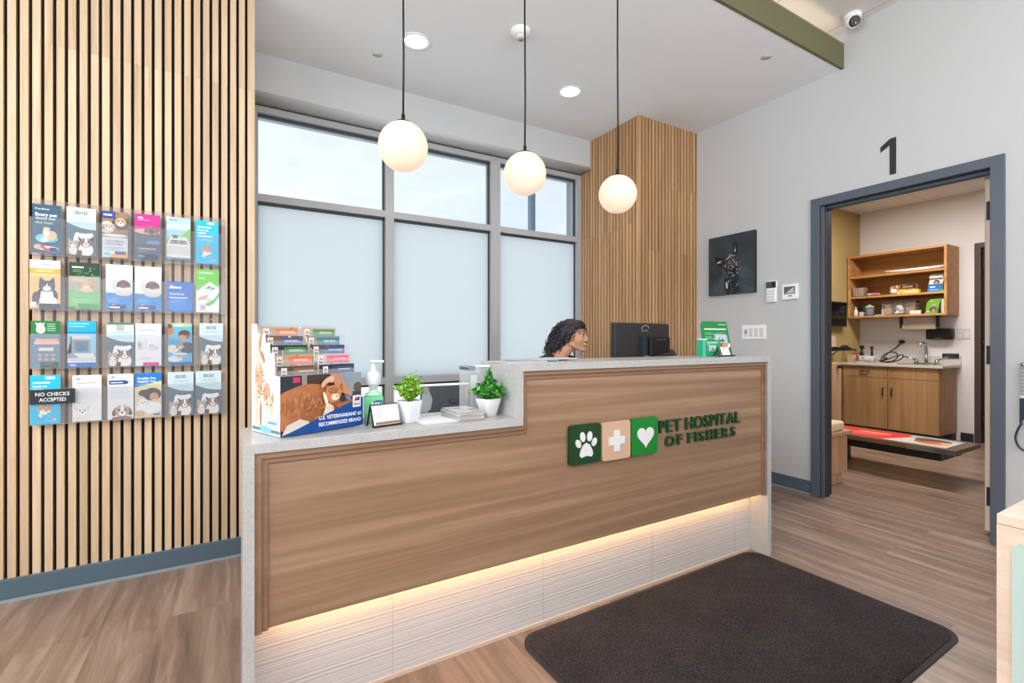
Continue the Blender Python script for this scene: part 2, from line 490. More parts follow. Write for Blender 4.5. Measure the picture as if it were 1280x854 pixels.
# ---- slatted corner column
mb = MB()
CX, CY = 2.977, 2.968
mb.box(CX+.012, CY+.012, 0, WX, 3.9, CH, M['felt2'])
y = CY + .018; i = 0
def colslat(f, jz):
    mb.rnd = R.random(); f(.0, jz)
    mb.rnd = R.random()*.6; f(jz + .0006, CH)
mb.rnd = .9; mb.box(CX, CY, 0, CX+.03, CY+.03, CH, M['slat2'])
y = CY + .042
while y < 3.86:
    jz = 2.14 if y > 3.12 else 2.16
    top = CH if y < 3.59 else 2.785
    mb.rnd = R.random(); mb.box(CX, y, 0, CX+.016, min(y+.028, 3.9), jz, M['slat2'])
    mb.rnd = R.random()*.7; mb.box(CX, y, jz+.0006, CX+.016, min(y+.028, 3.9), top, M['slat2'])
    y += .0405
x = CX + .042; k = 0
while x < WX - .012:
    jz = 2.49 if 8 <= k <= 12 else (2.5 if k > 13 else 1.93)
    mb.rnd = R.random(); mb.box(x, CY, 0, min(x+.028, WX), CY+.016, jz, M['slat2'])
    mb.rnd = R.random()*.7; mb.box(x, CY, jz+.0006, min(x+.028, WX), CY+.016, CH, M['slat2'])
    x += .0405; k += 1
struct('wall_corner', mb)

# ---- window wall: header with a soft return, jambs, low curb
mb = MB()
mb.box(.10, 3.602, 2.815, CX+.012, 3.9, CH, M['wall'])
prof = [(3.602, 2.83), (3.604, 2.812), (3.612, 2.798), (3.626, 2.79), (3.65, 2.787), (3.9, 2.787)]
mb.loft([[Vector((.10, p[0], p[1])) for p in prof] + [Vector((.10, 3.9, 2.84))], [Vector((CX+.012, p[0], p[1])) for p in prof] + [Vector((CX+.012, 3.9, 2.84))]], M['wall'])
mb.box(.10, 3.70, 0, CX+.012, 3.9, .11, M['wall'])
struct('wall_back', mb)
# ---- right wall with the door opening
DY0, DY1, DZ = .972, 1.894, 2.138
mb = MB()
mb.box(WX, DY1+.002, 0, WX+.14, 3.9, 3.38, M['wall'])
mb.box(WX, -8.0, 0, WX+.14, DY0-.002, 3.38, M['wall'])
mb.box(WX, DY0-.002, DZ+.002, WX+.14, DY1+.002, 3.38, M['wall'])
struct('wall_right', mb)
mb = MB()
for a, b in ((1.952, 2.968), (-8.0, .914)):
    mb.box(WX-.008, a, .012, WX, b, .103, M['base'], .002); mb.box(WX-.012, a, 0, WX, b, .012, M['caulk'])
struct('baseboard_right', mb)
mb = MB(); mb.box(-2.7, -8.1, 0, WX, -8.0, 3.38, M['wall']); struct('wall_front', mb)
mb = MB(); mb.box(-2.8, -8.0, 0, -2.7, 3.74, 3.38, M['wall']); struct('wall_far_left', mb)

# ---- window: aluminium storefront frame, three clear panes over three frosted, low row under
win = bpy.data.objects.new('window_1', None); COL.objects.link(win); win['kind'] = 'structure'
mb = MB()
FY0, FY1 = 3.742, 3.85
vx = [(.10, .148), (1.035, 1.105), (1.968, 2.066), (2.926, 2.977)]
vx = [(.10, .148), (1.035, 1.103), (1.972, 2.064), (2.928, 2.978)]
rows = [(.11, .16), (.806, .858), (2.118, 2.170), (2.735, 2.778)]
for a, b in vx: mb.box(a, FY0, .11, b, FY1, 2.778, M['alu'])
for a, b in rows:
    for (p, q), (r_, s_) in zip(vx, vx[1:]): mb.box(q-.001, FY0+.002, a, r_+.001, FY1, b, M['alu'])
mb.box(.10, FY0+.004, 2.778, 2.978, FY1, 2.79, M['alu_d'])
# dark glazing gaskets round each opening
ops = []
for (p, q), (r_, s_) in zip(vx, vx[1:]):
    for k, ((a, b), (c_, d_)) in enumerate(zip(rows, rows[1:])):
        ops.append((q, r_, b, c_, k))
        g = .011; y0, y1 = FY0+.035, FY0+.06
        mb.box(q, y0, c_-g*1.7, r_, y1, c_, M['alu_d']); mb.box(r_-g, y0, b, r_, y1, c_, M['alu_d'])
        mb.box(q, y0, b, q+g*.4, y1, c_, M['alu_d']); mb.box(q, y0, b, r_, y1, b+g*.4, M['alu'])
mb.build('window_frame', win)
for x0, x1, z0, z1, k in ops:
    mb = MB(); m = (M['glass'], M['frost'], M['glass'])[k]
    if k == 1: mb.face([(x0+.001, FY0+.047, z0+.001), (x1-.001, FY0+.047, z0+.001), (x1-.001, FY0+.047, z1-.001), (x0+.001, FY0+.047, z1-.001)], m)
    else: mb.box(x0+.002, FY0+.044, z0+.002, x1-.002, FY0+.050, z1-.002, m)
    mb.build('pane', win)
mb = MB(); mb.box(.148, FY0-.1, .11, 2.93, FY0, .125, M['white']); mb.build('window_stool', win)
# eaves and posts of the building outside
mb = MB()
mb.box(-1.5, 5.16, 3.29, 6, 5.26, 3.42, flat((172, 178, 184)))
struct('trim_3', mb)
mb = MB()
mb.box(3.295, 5.16, 0, 3.36, 5.24, 3.30, flat((126, 146, 168))); mb.box(3.93, 5.16, 0, 4.02, 5.26, 3.30, flat((158, 168, 178)))
struct('trim_4', mb)

# ---- door 1: grey steel frame with an open leaf
door = bpy.data.objects.new('door_1', None); COL.objects.link(door); door['kind'] = 'structure'
mb = MB()
cw = .056
for y0, y1 in ((DY1-.004, DY1+cw), (DY0-cw, DY0+.004)):
    mb.box(WX-.016, y0, 0, WX+.004, y1, DZ+.055, M['casing'], .002)
mb.box(WX-.0158, DY0, DZ-.004, WX+.004, DY1, DZ+.0548, M['casing'], .002)
# reveal with stop
mb.box(WX, DY1-.008, 0, WX+.15, DY1, DZ, M['reveal']); mb.box(WX+.035, DY1-.026, 0, WX+.09, DY1-.006, DZ-.01, M['reveal'], .002)
mb.box(WX+.002, DY1-.03, 0, WX+.012, DY1-.008, DZ, M['casing'])
mb.box(WX, DY0, 0, WX+.15, DY0+.008, DZ, M['reveal'])
mb.box(WX, DY0, DZ-.008, WX+.15, DY1, DZ, M['reveal']); mb.box(WX+.035, DY0, DZ-.026, WX+.09, DY1, DZ-.006, flat((66, 86, 100)))
mb.build('door_frame', door)
mb = MB(); mb.box(3.873, .994, .02, 4.783, 1.041, 2.125, M['cream'], .001)
leaf = mb.build('door_leaf', door)
for z in (1.92, 1.065, .225):
    mb = MB(); mb.box(3.866, 1.006, z-.055, 3.874, 1.034, z+.055, M['reveal']); mb.cyl((3.866, 1.012, z-.055), (3.866, 1.012, z+.055), .007, M['reveal'], seg=10)
    mb.build('hinge', leaf)
mb = MB(); mb.box(3.8725, 1.0409, .02, 3.8745, 1.0425, 2.125, flat((210, 208, 204))); mb.build('edge_strip', leaf)
mb = MB(); mb.cyl((4.72, 1.037, .98), (4.72, 1.107, .98), .012, M['chrome']); mb.tube([(4.72, 1.102, .98), (4.66, 1.105, .98), (4.60, 1.102, .98)], .009, M['chrome']); mb.build('lever_handle', leaf)

# ---- exam room shell
EX = 7.2; EY = 3.16; EC = 2.823
mb = MB(); mb.box(WX+.14, EY, 0, EX+.1, EY+.1, EC, M['olive']); struct('wall_exam_left', mb)
mb = MB()
mb.box(EX, 2.02, 0, EX+.1, EY, EC, M['wall2']); mb.box(EX, -.6, 0, EX+.1, 1.02, EC, M['wall2']); mb.box(EX, 1.02, 2.19, EX+.1, 2.02, EC, M['wall2'])
struct('wall_exam_back', mb)
mb = MB(); mb.box(WX+.14, -.7, 0, EX+.1, -.6, EC, M['wall2']); struct('wall_exam_right', mb)
mb = MB(); mb.box(WX+.14, -.6, EC, EX+.1, EY+.1, EC+.05, tile_ceiling('exam_ceiling_tile', (226, 225, 226))); struct('ceiling_exam', mb)
mb = MB(); mb.box(EX-.012, 2.03, 0, EX, 2.14, .095, flat((40, 40, 44))); struct('baseboard_exam', mb)
d2 = bpy.data.objects.new('door_2', None); COL.objects.link(d2); d2['kind'] = 'structure'
mb = MB()
bf = flat((74, 62, 56), .5)
mb.box(EX-.02, 1.965, 0, EX+.1, 2.02, 2.235, bf, .002); mb.box(EX-.02, 1.02, 0, EX+.1, 1.075, 2.235, bf, .002); mb.box(EX-.02, 1.07, 2.18, EX+.1, 1.97, 2.235, bf, .002)
mb.build('door_frame', d2)
mb = MB(); mb.box(EX+.03, 1.075, .01, EX+.075, 1.965, 2.18, flat((46, 38, 36), .35), .002)
lf = mb.build('door_leaf', d2)
for z in (1.95, 1.1, .25):
    mb = MB(); mb.cyl((EX+.026, 1.955, z-.05), (EX+.026, 1.955, z+.05), .008, M['dark'], seg=10); mb.build('hinge', lf)
mb = MB(); mb.cyl((EX+.03, 1.17, 1.0), (EX-.03, 1.17, 1.0), .012, M['chrome']); mb.ball((EX-.045, 1.17, 1.0), .028, M['chrome']); mb.build('door_knob', lf)

# ================================================================= CEILING FIXTURES
def downlight(x, y, label):
    t = thing('recessed_downlight', label, 'ceiling light', (x, y, CH), group='recessed ceiling downlights')
    mb = MB(); mb.lathe([(.072, 0), (.090, -.001), (.092, -.004), (.088, -.006), (.074, -.004), (.072, 0)], (0, 0, 0), M['white'], 32, False); mb.build('trim_ring', t)
    mb = MB(); mb.lathe([(.001, -.0035), (.04, -.004), (.074, -.003)], (0, 0, 0), M['lamp'], 32, False); mb.build('lens', t)
downlight(1.013, 2.955, 'round white downlight glowing in the ceiling beside the leftmost pendant cord')
downlight(2.243, 2.957, 'round white downlight glowing in the ceiling nearer the slatted wood column')
t = thing('smoke_detector', 'white domed sensor on the ceiling beside the middle pendant cord', 'detector', (1.539, 2.529, CH))
mb = MB(); mb.lathe([(.062, 0), (.062, -.012), (.055, -.02), (.036, -.028), (.034, -.030)], (0, 0, 0), M['white'], 28); mb.build('base', t)
mb = MB(); mb.lathe([(.028, -.028), (.03, -.04), (.022, -.05), (.004, -.054)], (0, 0, 0), M['offwhite'], 24); mb.build('sensor_dome', t)
mb = MB(); mb.lathe([(.018, -.046), (.016, -.058), (.002, -.06)], (0, 0, 0), flat((150, 150, 150)), 16); mb.build('sensor_eye', t)
mb = MB(); mb.lathe([(.001, 0), (.036, 0), (.036, -.0012), (.001, -.0016)], (0, 0, 0), flat((202, 201, 200)), 24, False)
tag(mb.build('sprinkler_cover', None, (3.118, 1.928, CH+.001)), 'small flat round cover plate in the ceiling near the green fascia', 'sprinkler cover')
mb = MB(); mb.lathe([(.001, 0), (.034, 0), (.034, -.0012), (.001, -.0016)], (0, 0, 0), flat((206, 205, 204)), 24, False)
tag(mb.build('sprinkler_cover', None, (.839, 3.226, CH+.001)), 'small flat round cover plate in the ceiling above the window, left of the first downlight', 'sprinkler cover')

def pendant(x, z, label):
    t = thing('pendant_lamp', label, 'pendant lamp', (x, 1.87, z), group='globe pendant lamps over the desk')
    r = .0975
    mb = MB(); mb.ball((0, 0, 0), r, M['globe'], 40, 24); mb.build('globe_shade', t)
    mb = MB(); mb.lathe([(.034, .0915), (.032, .0965), (.02, .1005), (.0075, .1025), (.0075, .128), (.005, .131)], (0, 0, 0), M['black'], 20); mb.build('cap', t)
    mb = MB(); h = CH - z - .02; mb.tube([(0, 0, .128), (.002, 0, h*.33), (-.001, 0, h*.66), (0, 0, h)], .0042, M['cord'], 8); mb.build('cord', t)
    mb = MB(); mb.lathe([(.06, CH-z), (.06, CH-z-.018), (.05, CH-z-.024), (.006, CH-z-.026)], (0, 0, 0), M['black'], 24); mb.build('canopy', t)
pendant(.588, 1.926, 'white globe pendant on a black cord, leftmost, hanging before the window')
pendant(1.160, 1.918, 'white globe pendant on a black cord, the middle one of three over the desk')
pendant(1.727, 1.911, 'white globe pendant on a black cord hanging before the slatted wood column')

t = thing('security_camera', 'white dome security camera on the high ceiling beside the green fascia', 'security camera', (3.607, 1.63, 3.345))
mb = MB(); mb.lathe([(.055, 0), (.055, -.022), (.050, -.03), (.03, -.034)], (0, 0, 0), M['white'], 28); mb.build('mount', t)
q = Matrix.Rotation(math.radians(0), 3, 'X')
mb = MB(); mb.ball((0, 0, -.045), .045, M['white'], 24, 16); hs = mb.build('housing', t)
dr = Vector((-.55, -.70, -.45)).normalized()
mb = MB(); c0 = Vector((0, 0, -.045)) + dr*.030
mb.cyl(c0, c0 + dr*.016, .034, M['black'], .030, 24); hs2 = mb.build('lens', t)
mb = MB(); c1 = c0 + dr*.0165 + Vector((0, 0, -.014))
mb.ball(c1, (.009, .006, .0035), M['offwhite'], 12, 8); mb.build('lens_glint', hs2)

# ================================================================= THINGS ON THE RIGHT WALL
UY = Vector((0, -1, 0)); UZ = Vector((0, 0, 1))
mb = MB()
pts = [(-.045, 0), (-.005, 0), (-.005, .238), (-.035, .238), (-.085, .196), (-.085, .165), (-.045, .196)]
pts = [(.052, 0), (.087, 0), (.087, .238), (.056, .238), (0, .198), (0, .162), (.052, .196)]
mb.prism([Vector((WX-.003, 1.512-a, 2.235+b)) for a, b in pts], (.0028, 0, 0), flat((44, 44, 50)))
tag(mb.build('wall_number'), 'black numeral 1 on the white wall above the exam room door', 'door number')

t = thing('canvas_print', 'dark square canvas painting of a dog on the white wall', 'picture', (WX+.001, 2.599, 1.802))
W2, H2 = .434, .512
mb = MB(); mb.box(-.034, -W2/2, -H2/2, 0, W2/2, H2/2, flat((34, 32, 36), .6)); 
c = Card(mb, (-.034, W2/2, -H2/2), UY, UZ, W2, H2)
m_, nt, out = newmat('painted_teal_dark'); b_ = principled(nt, out, Roughness=.6)
mp = coords(nt, (1, 1, 1)); n_ = noise(nt, mp.outputs[0], 3.2, 5, .6, .5); rp_ = ramp(nt, [(.3, rgb((34, 34, 38))), (.52, rgb((44, 58, 66))), (.75, rgb((70, 92, 100)))])
nt.links.new(n_.outputs[0], rp_.inputs[0]); nt.links.new(rp_.outputs[0], b_.inputs['Base Color'])
c.rect(0, 0, 1, 1, m_)
g1, g2, g3, wh = (62, 68, 74), (104, 110, 118), (160, 164, 172), (206, 206, 210)
c.poly([(.36, .62), (.14, .66), (.18, .55), (.24, .48), (.34, .52)], (22, 24, 28)); c.poly([(.2, .57), (.32, .6), (.28, .53)], (120, 92, 76)); c.ell(.24, .56, .045, .015, (232, 214, 196), .3)
c.poly([(.54, .66), (.56, .84), (.60, .88), (.65, .84), (.66, .66)], (26, 28, 32)); c.poly([(.575, .70), (.595, .82), (.615, .72)], (136, 108, 90)); c.ell(.6, .72, .012, .03, (226, 200, 170))
c.ell(.5, .5, .19, .2, (40, 44, 50)); c.ell(.55, .38, .13, .13, (34, 36, 42)); c.ell(.52, .18, .17, .26, (38, 44, 50))
rr = random.Random(3)
for k in range(10): c.ell(.53+.13*rr.uniform(-1, 1), .48+.12*rr.uniform(-1, 1), .03+.05*rr.random(), .02+.03*rr.random(), rr.choice([(50, 56, 64), (62, 70, 78), (76, 82, 92)]), rr.random()*3)
for k in range(190):
    a = rr.random()*6.28; d_ = rr.random()**.6
    u = .53 + .19*d_*math.cos(a); v = .46 + .2*d_*math.sin(a)
    c.ell(u, v, .006+.022*rr.random(), .004+.008*rr.random(), rr.choice([g1, g1, g2, g3, wh, (30, 33, 38)]), rr.random()*3.1, 8)
for k in range(40):
    c.ell(.43+.28*rr.random(), .03+.2*rr.random(), .006+.03*rr.random(), .005+.01*rr.random(), rr.choice([g1, g2, g1, wh, (30, 36, 42)]), 1.2+rr.random(), 8)
for u, v in ((.47, .50), (.64, .58)): c.ell(u, v, .036, .028, (112, 86, 68), .3); c.ell(u, v, .025, .022, (20, 18, 18)); c.ell(u+.008, v+.006, .006, .005, (230, 230, 230))
c.ell(.57, .40, .06, .04, (22, 22, 26)); c.ell(.55, .415, .02, .008, wh)
c.ell(.5, .62, .07, .01, wh, .6); c.ell(.58, .64, .05, .008, g3, -.3); c.ell(.44, .15, .02, .07, wh, .2)
mb.build('canvas', t)

t = thing('alarm_keypad', 'white alarm keypad with a dark screen on the white wall left of the thermostat', 'keypad', (WX+.001, 2.247, 1.538))
mb = MB(); mb.box(-.026, -.041, -.086, 0, .041, .086, M['white'], .008, 3); bd = mb.build('body', t)
mb = MB(); mb.box(-.028, -.04, .028, -.024, .04, .08, flat((74, 82, 92), .25), .002); mb.box(-.0285, -.038, .034, -.0275, -.006, .074, M['black']); mb.build('screen', t)
mb = MB()
for i in range(4):
    for j in range(3): mb.box(-.0285, -.028+.0205*j, -.072+.023*i, -.025, -.013+.0205*j, -.056+.023*i, flat((214, 216, 218), .5), .002)
mb.build('keys', t)
t = thing('thermostat', 'white square thermostat with a grey screen beside the door frame', 'thermostat', (WX+.001, 2.102, 1.525))
mb = MB(); mb.box(-.024, -.061, -.060, 0, .061, .060, M['white'], .006, 3); mb.build('body', t)
mb = MB(); mb.box(-.026, -.042, -.018, -.022, .042, .040, flat((96, 102, 106), .3), .002); c = Card(mb, (-.026, .042, -.018), UY, UZ, .084, .058); c.poly([(.12, .1), (.9, .1), (.9, .9)], (196, 202, 204)); mb.build('screen', t)
mb = MB(); mb.box(-.0255, -.02, -.036, -.0235, .01, -.029, flat((90, 92, 94))); mb.build('button', t)
t = thing('light_switch_plate', 'white four-gang switch plate on the white wall behind the desk', 'light switch', (WX, 2.405, 1.218))
mb = MB(); mb.box(-.007, -.106, -.058, 0, .106, .058, M['white'], .003); mb.build('plate', t)
for k in range(3):
    mb = MB(); y_ = .023 - .046*k; mb.box(-.011, y_-.016, -.034, -.006, y_+.016, .034, flat((216, 217, 218), .4), .002); mb.build('rocker', t)
mb = MB(); mb.box(-.0085, .053, -.034, -.006, .085, .034, flat((226, 227, 228), .4), .002); mb.box(-.0105, .061, -.012, -.007, .077, .016, flat((130, 130, 130))); mb.build('dimmer', t)

# leash hanging on the wall right of the door
t = thing('hanging_leash', 'grey and dark teal leash with a loop, hanging on the wall right of the door', 'leash', (WX, .838, 1.02))
mb = MB(); mb.cyl((0, 0, 0), (-.035, 0, 0), .006, M['chrome'], seg=10); mb.ball((-.037, 0, 0), .009, M['chrome'], 12, 8); mb.build('hook', t)
mb = MB(); mb.box(-.026, -.016, -.165, -.018, .016, .012, flat((150, 154, 160), .8), .002)
for k in range(8): mb.box(-.0268, -.0155, -.155+.02*k, -.0262, .0155, -.150+.02*k, flat((186, 190, 196), .8))
mb.build('grey_strap', t)
mb = MB(); mb.box(-.027, -.017, -.182, -.017, .017, -.165, M['offwhite'], .002); mb.build('collar', t)
mb = MB(); mb.box(-.027, -.018, -.30, -.017, .018, -.182, flat((40, 62, 70), .7), .004); mb.build('grip', t)
mb = MB()
lp = [(-.022, .013 + .0005*k, -.295 - .006*k) for k in range(4)] + [(-.022, .034*math.cos(t_)*(1-.25*max(0, math.sin(t_))), -.395 + .068*math.sin(t_)*(1+.2*max(0, math.sin(t_)))) for t_ in [1.15 - k*(2*1.15+PI*.27+0)/1 if False else 1.15 - k*5.44/24 for k in range(25)]] + [(-.022, -.0145 + .0005*k, -.313 + .006*k) for k in range(4)]
mb.tube(lp, .0052, flat((44, 60, 68), .7), 8); mb.build('wrist_loop', t)
# ================================================================= RECEPTION DESK
DX0, DX1, DF = .024, 2.496, 1.515     # ends, front plane
LO, HI, SX = .864, 1.066, .905        # low ledge, high ledge, step
DB = 1.812                            # back of the ledges
T = .029
desk = thing('reception_desk', 'two-level wood reception desk with white quartz edges and a lit ribbed tile base', 'reception desk', ((DX0+DX1)/2, 1.66, 0))
ox, oy = -(DX0+DX1)/2, -1.66
class DM(MB):
    def build(s, name, parent=desk, **k):
        bmesh.ops.translate(s.bm, verts=s.bm.verts, vec=(ox, oy, 0))
        return MB.build(s, name, parent, **k)
Q = M['quartz']
mb = DM(); mb.box(DX0, DF, 0, DX0+T, DB+.03, LO-T, Q, .001); mb.build('end_panel')
mb = DM(); mb.box(DX1-T, DF, 0, DX1, DB+.03, HI-T, Q, .001); mb.build('end_panel')
mb = DM(); mb.box(DX0, DF, LO-T, SX+T-.0005, DB, LO, Q, .0012); mb.build('low_countertop')
mb = DM(); mb.box(SX, DF, HI-T, DX1, DB, HI, Q, .0012); mb.build('high_countertop')
mb = DM(); mb.box(SX, DF, LO, SX+T, DB, HI-T, Q, .0008); mb.build('step_panel')
PB = .327
mb = DM()
A = [(DX0+T, PB), (DX1-T, PB), (DX1-T, HI-T), (SX+T, HI-T), (SX+T, LO-T), (DX0+T, LO-T)]
mb.prism([(x, DF+.024, z) for x, z in A], (0, .02, 0), M['deskwood']); mb.build('front_panel')
# stepped timber moulding round the panel
mb = DM(); tw = M['trimwood']
def mould(x0, z0, x1, z1):
    mb.box(x0, DF+.010, z0, x1, DF+.026, z1, tw)
w1, w2 = .018, .034
for w, y0 in ((w2, DF+.017), (w1, DF+.008)):
    bxs = [(DX0+T, PB-.004, DX0+T+w, LO-T), (DX1-T-w*.8, PB-.004, DX1-T, HI-T), (SX+T, HI-T-w, DX1-T, HI-T), (SX+T, LO-T-w, SX+T+w*.8, HI-T), (DX0+T, LO-T-w, SX+T+w*.8, LO-T)]
    for k, (a, b, c_, d_) in enumerate(bxs): mb.box(a, y0 + .00007*k, b, c_, DF+.026, d_, tw, .0015, 1)
mb.build('moulding')
mb = DM(); mb.box(DX0+T, 1.618, .012, DX1-T, 1.64, .40, M['tile'])

for x in (.47, 1.09, 1.71, 2.33): mb.box(x, 1.6176, .013, x+.0016, 1.619, .39, flat((168, 160, 158), .7))
mb.build('tile_base')
mb = DM(); mb.box(DX0+T, 1.612, 0, DX1-T, 1.64, .0125, flat((196, 178, 164), .5)); mb.build('base_trim')
mb = DM(); mb.box(DX0+T, DF+.044, .385, DX1-T, 1.618, .40, M['white']); mb.build('soffit_board')
mb = DM(); mb.box(DX0+T+.05, 1.560, .332, DX1-T-.02, 1.566, .352, M['white']); mb.box(DX0+T+.05, 1.566, .334, DX1-T-.02, 1.568, .350, M['led']); mb.build('light_strip')
mb = DM(); mb.box(DX0+T, 1.64, 0, SX+T, 1.80, LO-T, M['deskwood']); mb.box(SX+T, 1.64, 0, DX1-T, 1.80, HI-T, M['deskwood']); mb.build('carcass')
wk = thing('work_table', 'white work table behind the reception desk, under the computer monitors', 'table', ((DX0+DX1)/2, 1.66, 0))
mb = DM(); mb.box(DX0+.10, DB+.032, .712, DX1-.06, 2.56, .74, M['white'], .002); mb.build('work_surface', wk)
for x in (DX0+.12, DX1-.10):
    mb = DM(); mb.box(x, DB+.04, 0, x+.03, 2.50, .712, M['deskwood']); mb.build('gable_leg', wk)

# ---- sign on the desk front: three tiles and raised lettering
sg = thing('desk_sign', 'green and tan logo tiles with raised green lettering on the desk front', 'sign', (1.70, DF+.024, .72))
S0 = Vector((1.70, DF+.024, .72))
gdark, gmid, gtan = flat((28, 66, 34), .35), flat((22, 128, 44), .35), flat((206, 172, 146), .4)
wsg = flat((226, 228, 230), .45)
def sq(u0, v0, u1, v1, m):
    mb = MB(); pts = rrect(u1-u0, v1-v0, .014, 5, (u0+u1)/2, (v0+v1)/2)
    mb.prism([Vector((x, -.004, z)) - Vector((S0.x, 0, S0.z)) for x, z in pts], (0, -.014, 0), m); return mb.build('logo_tile', sg)
def emblem(tile, polys, nm):
    mb = MB()
    for pts in polys: mb.prism([Vector((x, -.018, z)) - Vector((S0.x, 0, S0.z)) for x, z in pts], (0, -.0035, 0), wsg)
    mb.build(nm, tile)
def el(cx, cz, rx, rz, rot=0, n=20): return [(cx + rx*math.cos(t)*math.cos(rot) - rz*math.sin(t)*math.sin(rot), cz + rx*math.cos(t)*math.sin(rot) + rz*math.sin(t)*math.cos(rot)) for t in [2*PI*i/n for i in range(n)]]
t1 = sq(1.153, .653, 1.312, .813, gdark)
px, pz = 1.235, .730
pad = [(px-.0, pz+.008), (px+.016, pz+.0), (px+.03, pz-.022), (px+.034, pz-.040), (px+.026, pz-.050), (px+.012, pz-.047), (px, pz-.044), (px-.012, pz-.047), (px-.026, pz-.050), (px-.034, pz-.040), (px-.03, pz-.022), (px-.016, pz+.0)]
emblem(t1, [pad, el(px-.019, pz+.033, .013, .020, .15), el(px+.017, pz+.033, .013, .020, -.15), el(px-.041, pz+.008, .0125, .018, .5), el(px+.041, pz+.008, .0125, .018, -.5)], 'paw_emblem')
t2 = sq(1.320, .650, 1.478, .811, gtan)
cx, cz, a, b = 1.399, .730, .044, .0165
emblem(t2, [[(cx-b, cz-a), (cx+b, cz-a), (cx+b, cz-b), (cx+a, cz-b), (cx+a, cz+b), (cx+b, cz+b), (cx+b, cz+a), (cx-b, cz+a), (cx-b, cz+b), (cx-a, cz+b), (cx-a, cz-b), (cx-b, cz-b)]], 'cross_emblem')
t3 = sq(1.485, .651, 1.643, .812, gmid)
hx, hz = 1.567, .728
hp = []
for i in range(40):
    t_ = 2*PI*i/40; hp.append((hx + .0031*16*math.sin(t_)**3, hz + .0031*(13*math.cos(t_)-5*math.cos(2*t_)-2*math.cos(3*t_)-math.cos(4*t_)) + .004))
emblem(t3, [hp], 'heart_emblem')
def letters(txt, x0, x1, zb, hgt, bold, serif, gapf=.10):
    info = []
    for ch in txt:
        if ch == ' ': info.append(None); continue
        vs, fs = glyphs(ch, bold, .5, 4); xs = [p.x for p in vs]; info.append((vs, fs, min(xs), max(xs)))
    sc = hgt / .72; gap = gapf
    tot = sum((.28 if i is None else i[3]-i[2]+gap) for i in info) - gap
    sx = (x1-x0) / tot; x = x0; lm = flat((30, 74, 40), .4); ls = flat((20, 36, 24), .5)
    for ch, it in zip(txt, info):
        if it is None: x += .28*sx; continue
        vs, fs, a, b = it; mb = MB(); idx = mb.mi(lm)
        bv = [mb.bm.verts.new((x + (p.x-a)*sx - S0.x, -.009 - p.z*.012, zb + p.y*sc - S0.z)) for p in vs]
        for f in fs:
            try: q = mb.bm.faces.new([bv[i] for i in f]); q.material_index = idx
            except ValueError: pass
        if serif:
            w = (b-a)*sx; th = hgt*.13
            def sf(u, v): mb.box(x+u-hgt*.17-S0.x, -.0151, zb+v-S0.z, x+u+hgt*.17-S0.x, -.003, zb+v+th-S0.z, lm)
            st = {'F': [(.16, 0), (.12, 1)], 'I': [(.5, 0), (.5, 1)], 'H': [(.15, 0), (.85, 0), (.15, 1), (.85, 1)], 'E': [(.1, 0), (.1, 1)], 'R': [(.14, 0), (.9, 0), (.1, 1)]}.get(ch, [])
            for u, v in st: sf(u*w, v*(hgt-th))
        mb.build('letter', sg, merge=False)
        x += (b-a+gap)*sx
letters('PET HOSPITAL', 1.664, 2.244, .7325, .0595, .006, False, .12)
letters('OF FISHERS', 1.703, 2.205, .669, .047, .014, True, .26)

# ---- mat
t = thing('floor_mat', 'dark charcoal entrance mat with rounded corners on the plank floor before the desk', 'mat', (1.705, 1.152, 0), math.radians(.8))
mb = MB(); p_ = rrect(1.515, .885, .085, 8); mb.prism([(x, y, 0) for x, y in p_], (0, 0, .005), M['rubber']); mb.build('rubber_border', t)
mb = MB(); p_ = rrect(1.477, .847, .07, 8); q_ = rrect(1.465, .835, .065, 8)
mb.loft([[(x, y, .005) for x, y in p_], [(x, y, .009) for x, y in p_], [(x, y, .0115) for x, y in q_]], M['carpet'], smooth=False); mb.build('carpet_pile', t)

# ---- kiosk at the right edge
t = thing('low_cabinet', 'pale wood cabinet with a mint panel at the right edge of the frame', 'cabinet', (1.50, .384, 0))
mb = MB(); mb.box(0, -.9, 0, .62, 0, .737, M['kwood']); mb.build('body', t)
mb = MB(); mb.box(0, -.9, .738, .62, 0, .76, M['kwood'], .001); mb.build('top', t)
mb = MB(); p_ = rrect(.80, .56, .02, 6, -.426, .425); mb.prism([(-.006, y, z) for y, z in p_], (.0055, 0, 0), M['mint']); mb.build('front_panel', t)

# ================================================================= ON THE LOW LEDGE
rz = math.radians(21.84)
disp = thing('brochure_display', 'tiered clear counter display with an orange cat photo on its front panel', 'display stand', (.121, 1.565, LO), rz)
WD = .277
tiers = [(.040, .213), (.068, .247), (.097, .277), (.127, .307), (.155, .336)]   # y, top height
mb = MB(); mb.box(0, 0, .004, WD, .004, .182, M['white'])
c = Card(mb, (0, 0, .004), (1, 0, 0), (0, 0, 1), WD, .178)
c.rect(0, 0, 1, 1, (72, 52, 46)); c.rect(0, .55, .28, 1, (44, 50, 64)); c.rect(.14, .88, .22, .97, (214, 50, 110)); c.rect(.24, .62, .30, 1, (150, 140, 136))
c.poly([(.64, 1), (1, 1), (1, .45), (.80, .5), (.72, .8)], (140, 158, 172)); c.ell(.95, .72, .06, .06, (104, 84, 74)); c.rect(.86, .46, 1, .64, (52, 66, 96))
c.ell(.30, .42, .42, .27, (180, 112, 70), .1); c.ell(.15, .40, .25, .24, (190, 122, 78)); c.ell(.42, .36, .2, .2, (170, 104, 64))
